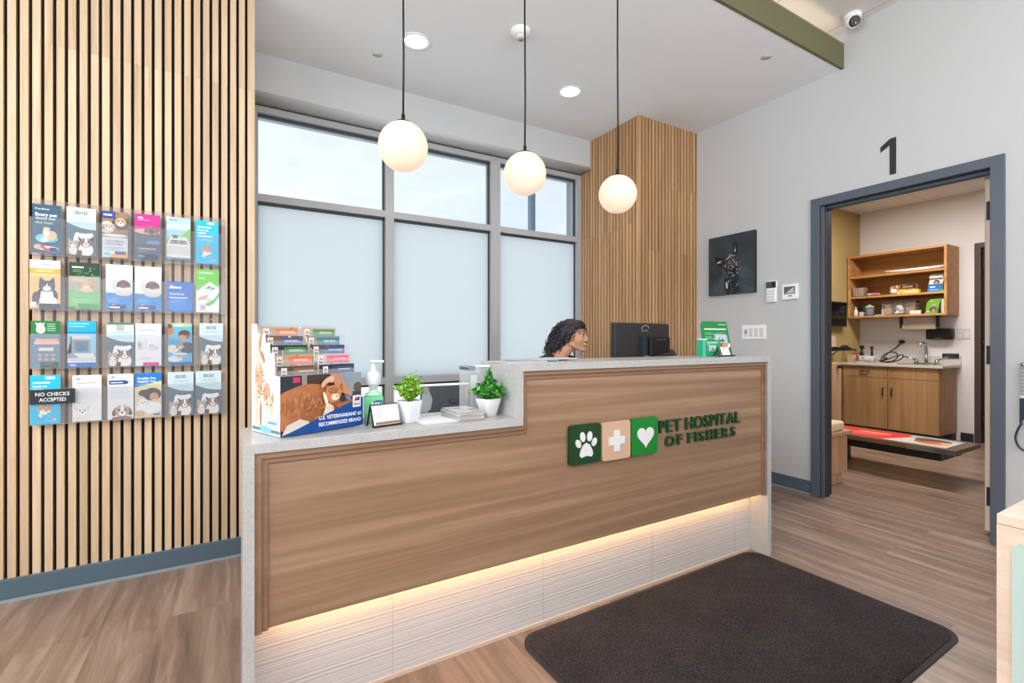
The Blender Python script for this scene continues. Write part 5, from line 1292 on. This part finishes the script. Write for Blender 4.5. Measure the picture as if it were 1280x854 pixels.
# items on it; local frame: u runs left to right as seen from the door (-y)
def at(yc, z, xc=6.93): return (xc, yc, z)
FU, FV = (0, -1, 0), (0, 0, 1)
t = thing('scale_tray', 'long white oval tray lying on the top tier of the wall shelf', 'tray', at(2.49, Z2, 6.98))
mb = MB(); rg = []
for z, k in ((.004, .80), (.0, .86), (.022, .97), (.034, 1.0), (.036, .985), (.026, .93), (.012, .80)):
    rg.append([(.10*k*math.sin(a), .305*k*math.cos(a)*(1), z + .012*abs(math.cos(a))**3) for a in [2*PI*i/36 for i in range(36)]])
mb.loft(rg, M['white']); mb.build('tray', t)
mb = MB(); mb.ball((-.02, .02, .030), (.05, .09, .014), flat((232, 190, 90), .5)); mb.ball((-.04, -.06, .032), (.03, .03, .010), flat((226, 170, 80), .5)); mb.ball((-.045, .03, .036), (.02, .045, .008), flat((120, 84, 40), .6)); mb.build('yellow_markings', t)
t = thing('plastic_tub', 'beige translucent tub at the left end of the middle tier', 'tub', at(3.04, Z1))
mb = MB(); mb.loft([[(x, y, z) for x, y in rrect(w, w*1.25, .02, 4)] for z, w in ((0, .10), (.11, .115), (.113, .12))], acrylic('tub_plastic', .75, (190, 172, 156), .4))
mb.build('body', t)
mb = MB()
for k in range(4): mb.box(-.058, -.055+.03*k, .01, -.054, -.038+.03*k, .105, flat((170, 150, 134), .6))
mb.build('ribs', t)
t = thing('gauze_pack', 'pink and white soft pack beside the beige tub on the middle tier', 'pack', at(2.895, Z1))
mb = MB(); mb.ball((0, 0, .02), (.05, .075, .02), flat((228, 214, 210), .7)); mb.ball((-.02, -.02, .022), (.035, .05, .016), flat((214, 130, 150), .7)); mb.build('wrap', t)
t = thing('tissue_box', 'brown and orange box in the middle of the middle tier', 'box', at(2.60, Z1, 6.99))
mb = MB(); mb.box(-.05, -.15, 0, .05, .12, .115, flat((150, 98, 52), .6), .002); c = Card(mb, (-.0501, .12, 0), FU, FV, .27, .115)
for k in range(24): c.ell(R.random(), R.random(), .06, .05, R.choice([(190, 130, 66), (110, 68, 36), (206, 160, 96), (214, 190, 150)]), R.random()*3, 8)
c.rect(.4, .6, .95, .95, (46, 34, 28)); c.lines(.47, .7, .4, 1, (190, 176, 160), .16*.7, .05, .1); mb.build('carton', t)
t = thing('tape_roll', 'white rolled bandage before the brown box on the middle tier', 'roll', at(2.665, Z1, 6.90))
mb = MB(); mb.lathe([(.014, -.03), (.032, -.03), (.034, 0), (.032, .03), (.014, .03)], (0, 0, .034), M['offwhite'], 20, True, 'y'); mb.build('roll', t)
t = thing('flat_box', 'flat yellow box lying before the brown box on the middle tier', 'box', at(2.515, Z1, 6.89))
mb = MB(); mb.box(-.03, -.105, 0, .03, .105, .045, flat((238, 204, 110), .6), .002); c = Card(mb, (-.0301, .105, 0), FU, FV, .21, .045); c.ell(.2, .3, .06, .05, (150, 190, 80)); c.ell(.12, .75, .025, .02, (214, 70, 60)); c.lines(.4, .55, .5, 2, (250, 236, 190), .1, .25); mb.build('carton', t)
t = thing('pet_food_bag', 'white and blue bag with a dog picture leaning at the right of the middle tier', 'bag', at(2.285, Z1, 6.94), math.radians(0))
mb = MB(); mb.loft([[(x + .035*z/.2, y - .22*z*.3, z) for x, y in [(-.03*k, .062), (.03*k, .062), (.03*k, -.062), (-.03*k, -.062)]] for z, k in ((0, .9), (.08, 1.0), (.17, .5), (.215, .12))], flat((214, 208, 204), .5), smooth=False)
c = Card(mb, (-.031, .062, .0), (0, -1, 0), (.12, -.066, 1), .124, .20, lift=1e-4, k0=4); c.rect(0, 0, 1, .46, (22, 112, 196)); c.lines(.14, .26, .4, 1, W_, .10*.7, .05, .1); c.lines(.1, .14, .7, 2, (150, 200, 240), .03, .06); dog(c, .58, .60, .16, (120, 76, 50), (70, 44, 34)); c.rect(0, .8, 1, 1, (220, 212, 208)); mb.build('pouch', t)
mb = MB(); mb.box(-.03, -.028, 0, .03, .028, .024, flat((70, 176, 70), .5), .006)
tag(mb.build('green_roll', None, at(2.212, Z1, 6.92)), 'small bright green packet at the right end of the middle tier', 'packet')
def bottle(y, h, r, m, lb, capm=None, x=6.90):
    t = thing('small_bottle', lb, 'bottle', at(y, Z0, x))
    mb = MB(); mb.lathe([(r*.9, 0), (r, .004), (r, h*.55), (r*.5, h*.7)], (0, 0, 0), m, 18); mb.build('body', t)
    mb = MB(); mb.lathe([(r*.5, h*.68), (r*.42, h*.85), (r*.2, h)], (0, 0, 0), capm or m, 14); mb.build('cap', t)
bottle(3.075, .125, .024, M['offwhite'], 'white squeeze bottle at the left end of the lowest tier')
mb = MB(); mb.box(-.02, -.022, 0, .02, .022, .055, flat((206, 200, 190), .6), .003); tag(mb.build('small_carton', None, at(3.008, Z0, 6.90)), 'small pale carton between the white squeeze bottle and the glass canister', 'box')
t = thing('green_container', 'dark green lidded tub behind the pale carton on the lowest tier', 'tub', at(3.0, Z0, 7.02))
mb = MB(); mb.lathe([(.05, 0), (.052, .004), (.052, .10)], (0, 0, 0), flat((40, 70, 58), .5), 20); mb.build('body', t)
mb = MB(); mb.lathe([(.055, .10), (.055, .125), (.03, .128)], (0, 0, 0), flat((46, 124, 80), .5), 20); mb.build('lid', t)
t = thing('glass_canister', 'glass canister with a domed lid and dark contents on the lowest tier', 'jar', at(2.93, Z0, 6.92))
mb = MB(); mb.lathe([(.046, 0), (.048, .004), (.048, .105)], (0, 0, 0), acrylic('canister_glass', .45, (150, 160, 160), .15), 22); mb.build('body', t)
mb = MB(); mb.lathe([(.043, .004), (.043, .075)], (0, 0, 0), flat((96, 92, 88), .6), 18); mb.build('contents', t)
mb = MB(); mb.lathe([(.050, .105), (.050, .114), (.03, .130), (.012, .134), (.012, .145)], (0, 0, 0), flat((186, 186, 182), .35), 22); mb.build('lid', t)
t = thing('name_badge', 'thin black-framed white card standing on the lowest tier', 'card', at(2.815, Z0, 6.90))
mb = MB(); mb.box(-.004, -.018, 0, .004, .018, .098, M['black'], .001); mb.box(-.006, -.009, .006, -.004, .011, .088, M['white']); mb.build('card', t)
mb = MB(); mb.box(-.03, -.06, 0, .03, .05, .012, flat((196, 190, 184), .6), .002); tag(mb.build('flat_tray', None, at(2.80, Z0, 6.885-.0)), 'low pale tray at the front of the lowest tier below the black-framed card', 'tray')
bpy.data.objects[t.name].location.x = 6.98
def caddy(y, contents, lb, kind):
    t = thing('clear_jar', lb, 'jar', at(y, Z0, 6.94), group='square clear jars on the lowest tier')
    mb = MB(); w, h = .108, .165
    mb.box(-w/2, -w/2, 0, w/2, w/2, h-.022, acrylic('square_jar', .16, (200, 196, 190), .1), .004)
    mb.build('body', t)
    mb = MB(); mb.box(-w/2-.002, -w/2-.002, h-.022, w/2+.002, w/2+.002, h, flat((66, 58, 52), .4), .003); mb.build('lid', t)
    mb = MB(); rr = random.Random(int(y*1000))
    if kind == 'stick':
        for k in range(44): a = Vector((rr.uniform(-.042, .042), rr.uniform(-.042, .042), .006)); b_ = Vector((rr.uniform(-.045, .045), rr.uniform(-.045, .045), .128)); mb.cyl(a, b_, .0022, contents, seg=5)
        mb.box(-.044, -.044, .006, .044, .044, .085, contents, .01)
    else:
        for k in range(42): mb.ball((rr.uniform(-.034, .034), rr.uniform(-.034, .034), rr.uniform(.018, .11)), .0155, contents, 8, 6)
    q = mb.build('contents', t, merge=False); q['kind'] = 'stuff'
caddy(2.735, flat((176, 146, 116), .7), 'square clear jar of tan sticks, left of the cotton jar', 'stick')
caddy(2.62, flat((226, 222, 218), .8), 'square clear jar of white cotton balls', 'ball')
caddy(2.505, flat((164, 122, 90), .7), 'square clear jar of brown sticks, right of the cotton jar', 'stick')
mb = MB(); mb.prism([(-.02, .055, 0), (.012, .055, 0), (.0, .055, .045), (-.008, .055, .045)], (0, -.11, 0), flat((214, 204, 196), .6)); mb.box(-.022, -.057, .0, .014, -.053, .04, flat((60, 44, 36)))
tag(mb.build('folded_card', None, at(2.44, Z0, 6.875)), 'small folded cream card standing before the jar of brown sticks', 'card')
t = thing('treat_box', 'green box with a dog picture at the right of the lowest tier', 'box', at(2.285, Z0, 6.92))
mb = MB(); mb.prism([(-.03, .075, 0), (-.03, -.03, 0), (-.03, -.068, .165), (-.03, .03, .165), (-.03, .062, .12)], (.05, 0, 0), flat((116, 176, 60), .5)); c = Card(mb, (-.0302, .075, 0), FU, FV, .105, .165); c.lines(.35, .86, .4, 2, (210, 230, 170), .02, .05); dog(c, .72, .30, .26, (130, 84, 60), (90, 56, 40), (200, 180, 160)); c.ell(.72, .60, .2, .12, (176, 170, 166)); c.lines(.1, .2, .3, 2, (220, 236, 190), .03, .06); c.rect(0, .0, .45, .12, (120, 180, 190)); mb.build('carton', t)
mb = MB(); mb.prism([(-.03, .0, 0), (-.03, -.035, 0), (-.03, -.02, .168), (-.03, .0, .16)], (.05, 0, 0), flat((214, 208, 204), .55)); tag(mb.build('white_pouch', None, at(2.219, Z0, 6.93)), 'white pouch at the right end of the lowest tier beside the green box', 'pouch')

# paper towel holder, dispenser, outlets
t = thing('paper_towel_holder', 'paper towel roll on a black bracket under the wall shelf', 'paper towel holder', (7.03, 2.465, SZ0))
for y in (.175, -.175):
    mb = MB(); mb.box(-.03, y-.014, -.012, .06, y+.014, 0, M['black'], .002); mb.box(-.024, y-.012, -.135, .018, y+.012, -.01, M['black'], .006); mb.build('bracket', t)
mb = MB(); mb.lathe([(.018, -.158), (.034, -.156), (.034, .156), (.018, .158)], (-.003, 0, -.118), flat((250, 234, 216), .8, gain=1.1), 24, True, 'y'); mb.build('roll', t)
mb = MB(); mb.box(.022, -.12, -.15, .026, .14, -.02, flat((222, 204, 188), .8)); mb.build('loose_sheet', t)
t = thing('towel_dispenser', 'black rounded dispenser on the exam room wall above the faucet', 'dispenser', (7.2, 2.312, 1.222))
mb = MB(); mb.loft([[(x, y, z) for y, z in rrect(w, h, .022, 6)] for x, w, h in ((0, .24, .13), (-.09, .238, .128), (-.105, .22, .11))], M['black']); mb.build('body', t)
mb = MB(); mb.box(-.106, -.03, -.05, -.104, .03, -.04, flat((90, 90, 92))); mb.build('slot', t)
t = thing('wall_outlet', 'white two-gang outlet plate right of the black dispenser', 'outlet', (7.2, 2.118, 1.22))
mb = MB(); mb.box(-.006, -.062, -.062, 0, .062, .062, flat((206, 200, 198), .5), .002); mb.build('plate', t)
for y in (.028, -.028):
    mb = MB(); mb.box(-.009, y-.02, -.038, -.005, y+.02, .038, flat((222, 216, 214), .4), .002); mb.box(-.0095, y-.012, .008, -.0088, y+.012, .014, flat((90, 84, 84))) if y > 0 else None; mb.build('socket', t)

# base cabinet with counter and sink
ct = thing('base_cabinet', 'oak base cabinet with two doors and two drawers under the sink counter', 'cabinet', (6.70, 2.65, 0))
c0 = Vector((6.70, 2.65, 0)); xw = M['exwood']; BX = 6.70
CT = .868
sbox('carcass', (BX+.02, 2.172, .09, 7.199, 3.155, CT-.03), ct, c0, xw); sbox('toe_kick', (BX+.07, 2.18, 0, 7.2, 3.15, .09), ct, c0, M['black'])
for y0, y1, nm in ((2.652, 3.13, 'l'), (2.172, 2.648, 'r')):
    dw = sbox('drawer_front', (BX, y0+.002, .702, BX+.02, y1-.002, CT-.034), ct, c0, xw)
    dr_ = sbox('door', (BX, y0+.002, .095, BX+.02, y1-.002, .697), ct, c0, xw)
    hy = 2.696 if nm == 'l' else 2.608
    mb = MB(); mb.tube([(-.0, hy-2.65, .585), (-.024, hy-2.65, .58), (-.026, hy-2.65, .54), (-.024, hy-2.65, .50), (0, hy-2.65, .495)], .0065, M['black'], 8); mb.build('handle', dr_)
    if nm == 'l': mb = MB(); mb.tube([(0, .285, .772), (-.024, .28, .772), (-.026, .24, .772), (-.024, .20, .772), (0, .195, .772)], .006, M['black'], 8); mb.build('handle', dw)
wt = thing('counter_worktop', 'pale laminate worktop with a backsplash along the exam room wall', 'worktop', (6.9, 2.65, CT-.03)); w0_ = Vector((6.9, 2.65, CT-.03))
lam = flat((206, 199, 194), .3)
sbox('slab', (BX-.03, 2.135, CT-.03, 7.2, 3.16, CT), wt, w0_, lam, .003); sbox('backsplash', (7.18, 2.135, CT, 7.2, 3.16, CT+.10), wt, w0_, lam, .002); sbox('wall_panel', (7.19, 2.80-.35, CT+.10, 7.2, 3.16, 1.12), wt, w0_, flat((196, 188, 184), .4), 0)
t = thing('sink', 'stainless sink rim set into the pale worktop below the faucet', 'sink', (6.92, 2.42, CT))
mb = MB(); pts = rrect(.30, .38, .05, 6); 
mb.loft([[(x, y, .0) for x, y in rrect(.30, .38, .05, 6)], [(x, y, .004) for x, y in rrect(.295, .375, .05, 6)], [(x, y, .003) for x, y in rrect(.26, .34, .05, 6)], [(x, y, .0005) for x, y in rrect(.24, .32, .05, 6)]], M['chrome']); mb.build('rim', t)
t = thing('faucet', 'chrome gooseneck faucet with two blade handles behind the sink', 'faucet', (7.11, 2.425, CT))
mb = MB(); mb.box(-.03, -.12, 0, .03, .12, .016, M['chrome'], .006, 3); mb.build('base', t)
mb = MB(); mb.tube([(0, 0, .01), (0, 0, .20), (-.006, .004, .235), (-.03, .02, .255), (-.055, .035, .25), (-.068, .042, .225), (-.07, .043, .20)], [.016, .013, .012, .012, .012, .012, .012], M['chrome'], 12); mb.build('spout', t)
for sg, e in ((1, (-.03, .20, .085)), (-1, (-.03, -.19, .085))):
    mb = MB(); mb.cyl((0, sg*.095, .014), (0, sg*.095, .055), .02, M['chrome'], .016, 14); mb.tube([(0, sg*.095, .052), (-.012, sg*.14, .058), e], [.009, .008, .011], M['chrome'], 8); mb.box(e[0]-.012, e[1]-.02, e[2]-.008, e[0]+.012, e[1]+.02, e[2]+.008, M['dark'] if sg > 0 else M['chrome'], .006); mb.build('handle', t)
t = thing('counter_plaque', 'small black strip sign leaning on the backsplash right of the faucet', 'sign', (7.165, 2.218, CT+.075))
mb = MB(); mb.box(0, -.072, 0, .008, .078, .052, M['black'], .002); c = Card(mb, (-.0001, .078, 0), FU, FV, .15, .052); c.lines(.12, .6, .7, 2, (96, 92, 90), .1, .3); mb.build('plate', t)

# charging base with two scopes, cord to the plug
t = thing('charging_base', 'white charging base on the worktop with two black scopes standing in it', 'charger', (6.99, 2.985, CT))
mb = MB(); mb.loft([[(x, y, z) for x, y in rrect(w, d, .015, 4)] for z, w, d in ((0, .10, .17), (.07, .095, .165), (.082, .08, .15))], flat((222, 216, 214), .4)); mb.build('body', t)
mb = MB(); mb.ball((-.048, .03, .056), (.004, .018, .006), flat((120, 116, 114))); mb.build('badge', t)
for y, hd, lb in ((3.045, .034, 'black scope with a round head standing left in the white charging base'), (2.935, .024, 'black scope with a slanted head standing right in the white charging base')):
    t = thing('medical_scope', lb, 'scope', (6.99, y-.0, CT+.083 if abs(y-2.985) < .075 else CT+.083), group=None)
    mb = MB(); mb.cyl((0, 0, 0), (0, 0, .085), .014, M['black'], .012, 14); mb.build('handle', t)
    mb = MB(); mb.box(-.018, -hd*.62, .092, .018, hd*.62, .092+hd*1.15, M['black'], .006); mb.cyl((0, 0, .08), (0, 0, .10), .010, M['dark'], seg=12); mb.build('head', t)
t = thing('power_cord', 'coiled black cord looping on the worktop up to a plug on the wall', 'cord', (7.06, 2.80, CT))
mb = MB()
pts = [(-.02, .08, .03), (-.03, .04, .012), (-.03, -.06, .02), (-.02, -.12, .08), (-.01, -.08, .135), (0, .02, .11), (0, .06, .05), (-.01, .03, .012), (-.02, -.05, .012), (-.02, -.15, .05), (-.01, -.17, .10), (0, -.12, .095), (.01, -.02, .05), (0, .07, .02), (.01, .0, .06), (.03, -.05, .10)]
pts2 = [(.04, .0, .055), (.05, -.02, .10), (.08, .02, .16), (.11, .03, .21), (.122, .03, .255)]
def cr_(p, n=6):
    p = [Vector(q) for q in p]; out = []
    for i in range(len(p)-1):
        a, b, c_, d_ = p[max(i-1, 0)], p[i], p[i+1], p[min(i+2, len(p)-1)]
        for k in range(n):
            s_ = k/n; out.append(.5*((2*b) + (c_-a)*s_ + (2*a-5*b+4*c_-d_)*s_*s_ + (3*b-a-3*c_+d_)*s_**3))
    return out + [p[-1]]
pts = pts[:-1] + [(.03, .05, .06), (.06, .0, .13), (.09, -.06, .19), (.115, -.098, .25)]
mb.tube(cr_(pts), .0065, M['cord'], 8); mb.build('cable', t)
mb = MB(); mb.ball((.118, -.108, .262), (.022, .034, .024), M['black'], 14, 10); mb.build('plug', t)

# olive wall: screen, arm tray, switch plates, small boxes, side cabinet
t = thing('wall_screen', 'black flat screen on a bracket against the olive wall', 'screen', (6.39, 3.10, 1.474))
mb = MB(); mb.box(-.30, -.02, -.153, .30, .02, .153, M['black'], .006); mb.build('panel', t)
mb = MB(); mb.box(-.285, -.022, -.138, .285, -.0195, .138, flat((12, 12, 14), .15)); mb.build('display', t)
mb = MB(); mb.box(-.06, .02, -.06, .06, .06, .06, M['dark'], .003); mb.build('bracket', t)
t = thing('keyboard_tray', 'black keyboard tray on an arm reaching out from the olive wall', 'tray', (6.25, 3.0, 1.045))
mb = MB(); mb.box(-.30, -.12, -.02, .22, .10, .0, M['black'], .004); mb.build('tray', t)
mb = MB(); mb.box(-.18, -.10, 0, .16, .05, .022, flat((22, 20, 20), .5), .006); mb.ball((.14, -.03, .026), (.05, .04, .022), M['black'], 14, 8); mb.build('keyboard', t)
mb = MB(); mb.tube([(.2, 0, -.01), (.38, .04, -.012), (.46, .10, .0), (.5, .14, .01)], .010, M['black'], 8); mb.box(-.06, .08, -.05, .06, .16, .0, M['black'], .003); mb.build('arm', t)
mb = MB(); mb.tube([(.05, 0, -.02), (-.02, .04, -.08), (-.15, .06, -.11), (-.25, .06, -.09)], .006, M['cord'], 8); mb.build('cable', t)
for k, (x, lb) in enumerate([(6.41, 'left cream outlet plate of the pair on the olive wall below the screen'), (6.525, 'right cream outlet plate of the pair on the olive wall below the screen')]):
    t = thing('wall_outlet', lb, 'outlet', (x, EY, 1.135), group='outlet plates on the olive wall')
    mb = MB(); mb.box(-.052, -.006, -.068, .052, 0, .068, flat((226, 206, 180), .5), .002); mb.build('plate', t)
    mb = MB(); mb.box(-.018, -.008, -.036, .018, -.005, .036, flat((214, 190, 164), .5), .002); mb.build('socket', t)
for x, y, w, h, c_, lb in ((6.80, 3.08, .07, .10, (196, 168, 130), 'tan carton standing at the left end of the pale worktop'), (6.98, 3.115, .05, .12, (166, 104, 58), 'orange-brown carton standing beside the white charging base'), (7.10, 3.11, .06, .19, (170, 140, 116), 'tall brown box standing in the worktop corner')):
    mb = MB(); mb.box(-w*.5, -.035, 0, w*.5, .035, h, flat(c_, .6), .002); cc = Card(mb, (-w*.5, -.0351, 0), (1, 0, 0), (0, 0, 1), w, h); cc.rect(.1, .6, .9, .85, (214, 190, 160)); cc.lines(.15, .4, .6, 3, (120, 90, 70), .03, .1)
    tag(mb.build('carton', None, (x, y, CT)), lb, 'box')
mb = MB(); mb.box(-.07, -.05, 0, .07, .05, .008, flat((210, 204, 198))); mb.box(-.065, -.05, .008, .06, .045, .02, flat((176, 160, 146), .6)); tag(mb.build('booklet', None, (6.86, 2.975, CT)), 'small pale booklet lying at the left end of the worktop', 'booklet')
sc_ = thing('side_cabinet', 'narrow wood cabinet with a black knob along the olive wall', 'cabinet', (5.68, 2.98, 0)); s1 = Vector((5.68, 2.98, 0))
sbox('carcass', (5.40, 2.82, 0, 5.955, 3.16, .90), sc_, s1, M['benchwood']); dq = sbox('door', (5.41, 2.80, .04, 5.95, 2.82, .89), sc_, s1, M['benchwood']); mb = MB(); mb.ball((.185, -.205, .855), (.022, .022, .022), M['black'], 14, 10); mb.cyl((.185, -.185, .855), (.185, -.16, .855), .008, M['black']); mb.build('knob', dq)

# bench with cushion against the lobby-side wall
t = thing('bench', 'wooden built-in bench just inside the exam room doorway', 'bench', (4.08, 2.4, 0)); b0 = Vector((4.08, 2.4, 0)); bw = M['benchwood']
sbox('box', (3.865, 1.985, .09, 4.315, 2.82-.02, .392), t, b0, bw); sbox('plinth', (3.865, 2.005, 0, 4.27, 2.80, .09), t, b0, bw); sbox('seat_board', (3.865, 1.965, .392, 4.355, 2.80, .422), t, b0, bw, .003)
mb = MB(); mb.box(-.2, -.42, .422, .19, .39, .50, flat((226, 204, 172), .7), .022, 4); tag(mb.build('seat_cushion', None, (4.08, 2.4, 0)), 'cream seat cushion lying on the wooden bench', 'cushion')

# lift table, lowered, with a printed mat
t = thing('lift_table', 'dark wood lift table lowered near the floor in the exam room', 'table', (5.06, 2.05, 0)); l0 = Vector((5.06, 2.05, 0))
sbox('tabletop', (4.80, 1.455, .262, 5.315, 2.70, .298), t, l0, M['darkwood'], .003)
mb = MB(); mb.box(-.264, -.597, .262, -.258, .60, .2985, flat((120, 96, 76), .4)); mb.box(-.266, -.597, .258, -.256, -.28, .299, M['chrome'], .001); mb.build('edge_trim', t)
sbox('under_frame', (4.85, 1.56, .19, 5.27, 2.66, .262), t, l0, M['black'], .002)
sbox('lift_column', (4.93, 2.36, 0, 5.2, 2.62, .19), t, l0, M['black'], .004)
mb = MB(); mb.box(-.215, -.52, 0, .175, .56, .003, flat((216, 208, 200), .4))
c = Card(mb, (-.215, .56, .003), (0, -1, 0), (1, 0, 0), 1.08, .39)
c.rect(0, 0, 1, 1, (206, 200, 194)); c.poly([(.12, 0), (.60, 0), (.74, 1), (.14, 1)], (222, 40, 46)); c.rect(0, 0, .13, 1, (206, 150, 90)); c.ell(.06, .5, .05, .12, (170, 110, 60)); c.lines(.34, .62, .24, 1, (250, 226, 150), .10*.7, .05, .1); c.lines(.22, .42, .34, 1, (240, 150, 140), .09*.7, .05, .1); c.lines(.24, .3, .3, 2, (236, 140, 130), .03, .08)
c.ell(.86, .5, .11, .12, (186, 130, 80)); c.ell(.92, .45, .06, .10, (214, 168, 120)); c.ell(.80, .6, .05, .09, (130, 86, 52)); c.rect(.68, .78, 1, 1, (170, 186, 200)); c.ell(.88, .4, .05, .05, (210, 90, 60)); c.ell(.84, .72, .12, .06, (96, 70, 50))
tag(mb.build('printed_mat', None, (5.06, 2.05, .298)), 'red printed mat with white lettering lying on the dark lift table', 'mat')
# ceiling light panel of the exam room
t = thing('ceiling_light_panel', 'lit rectangular light panel in the exam room ceiling', 'ceiling light', (5.55, 1.95, EC))
mb = MB(); mb.box(-.32, -.62, -.012, .32, .62, 0, M['white'], .003); mb.build('frame', t)
mb = MB(); mb.box(-.29, -.59, -.014, .29, .59, -.0115, M['troffer']); mb.build('diffuser', t)

# ================================================================= LIGHT
def area(name, loc, rot, sx, sy, power, color):
    l = bpy.data.lights.new(name, 'AREA'); l.shape = 'RECTANGLE'; l.size = sx; l.size_y = sy; l.energy = power; l.color = color
    o = bpy.data.objects.new(name, l); COL.objects.link(o); o.location = loc; o.rotation_euler = rot; return o
area('lobby_fill', (.4, -3.2, 3.30), (0, 0, 0), 4.6, 6.5, 105, (.975, .99, 1))  # wide unseen lamp added to brighten the lobby, no fitting there
area('ceiling_fill', (.5, -3.0, 1.9), (math.radians(162), 0, 0), 5.0, 3.0, 345, (.96, .985, 1))  # added up-facing lamp, out of view, lifts the ceiling and soffit
area('rear_fill', (.5, -7.8, 1.6), (math.radians(90), 0, 0), 6.0, 2.8, 110, (.95, .975, 1.0))  # unseen fill lamp added before the closed front wall, no glazing there
area('entrance_daylight', (-2.6, .7, 2.0), (math.radians(52), 0, math.radians(-90)), 4.0, 1.8, 250, (.96, .98, 1.0))
area('exam_ceiling_lamp', (5.55, 1.95, EC-.03), (0, 0, 0), .56, 1.16, 78, (1, .955, .91))
for x, p in ((1.013, 9), (2.243, 9)):
    l = bpy.data.lights.new('downlight_lamp', 'SPOT'); l.energy = p*3.2; l.spot_size = math.radians(120); l.spot_blend = .8; l.shadow_soft_size = .06; l.color = (1, .96, .9)
    o = bpy.data.objects.new('downlight_lamp', l); COL.objects.link(o); o.location = (x, 2.955, CH-.02)
# world: pale overcast sky
w = bpy.data.worlds.new('overcast'); SC.world = w; w.use_nodes = True; nt = w.node_tree; nt.nodes.clear()
bg = nt.nodes.new('ShaderNodeBackground'); ou = nt.nodes.new('ShaderNodeOutputWorld'); nt.links.new(bg.outputs[0], ou.inputs[0])
mp = coords(nt, (1, 1, 2.2), 'Generated'); nz = noise(nt, mp.outputs[0], 2.6, 6, .6, .3)
rp = ramp(nt, [(.3, rgb((206, 218, 230))), (.5, rgb((220, 229, 237))), (.7, rgb((232, 237, 242)))]); nt.links.new(nz.outputs[0], rp.inputs[0]); 
gz = N(nt, 'ShaderNodeSeparateXYZ'); tcw = N(nt, 'ShaderNodeTexCoord'); nt.links.new(tcw.outputs['Generated'], gz.inputs[0])
gr = ramp(nt, [(.46, (1, 1, 1, 1)), (.50, (0, 0, 0, 1))]); mr_ = N(nt, 'ShaderNodeMapRange'); mr_.inputs[1].default_value = -1; nt.links.new(gz.outputs['Z'], mr_.inputs[0]); nt.links.new(mr_.outputs[0], gr.inputs[0])
nt.links.new(mixc(nt, gr.outputs[0], rp.outputs[0], (.92, .93, .94, 1)), bg.inputs[0]); bg.inputs[1].default_value = 1.34

# ================================================================= CAMERA
cam = bpy.data.cameras.new('camera'); co = bpy.data.objects.new('camera', cam); COL.objects.link(co)
cam.sensor_width = 36; cam.lens = 36*598.0/1280; cam.shift_y = -2.15/1280; cam.clip_start = .02
co.location = (0, 0, 1.155); co.rotation_euler = (math.radians(90), 0, math.radians(-30.27))
SC.camera = co
SC.view_settings.view_transform = 'Standard'; SC.view_settings.look = 'None'; SC.view_settings.exposure = 0
SC.cycles.use_denoising = True; SC.cycles.max_bounces = 8; SC.cycles.transparent_max_bounces = 16
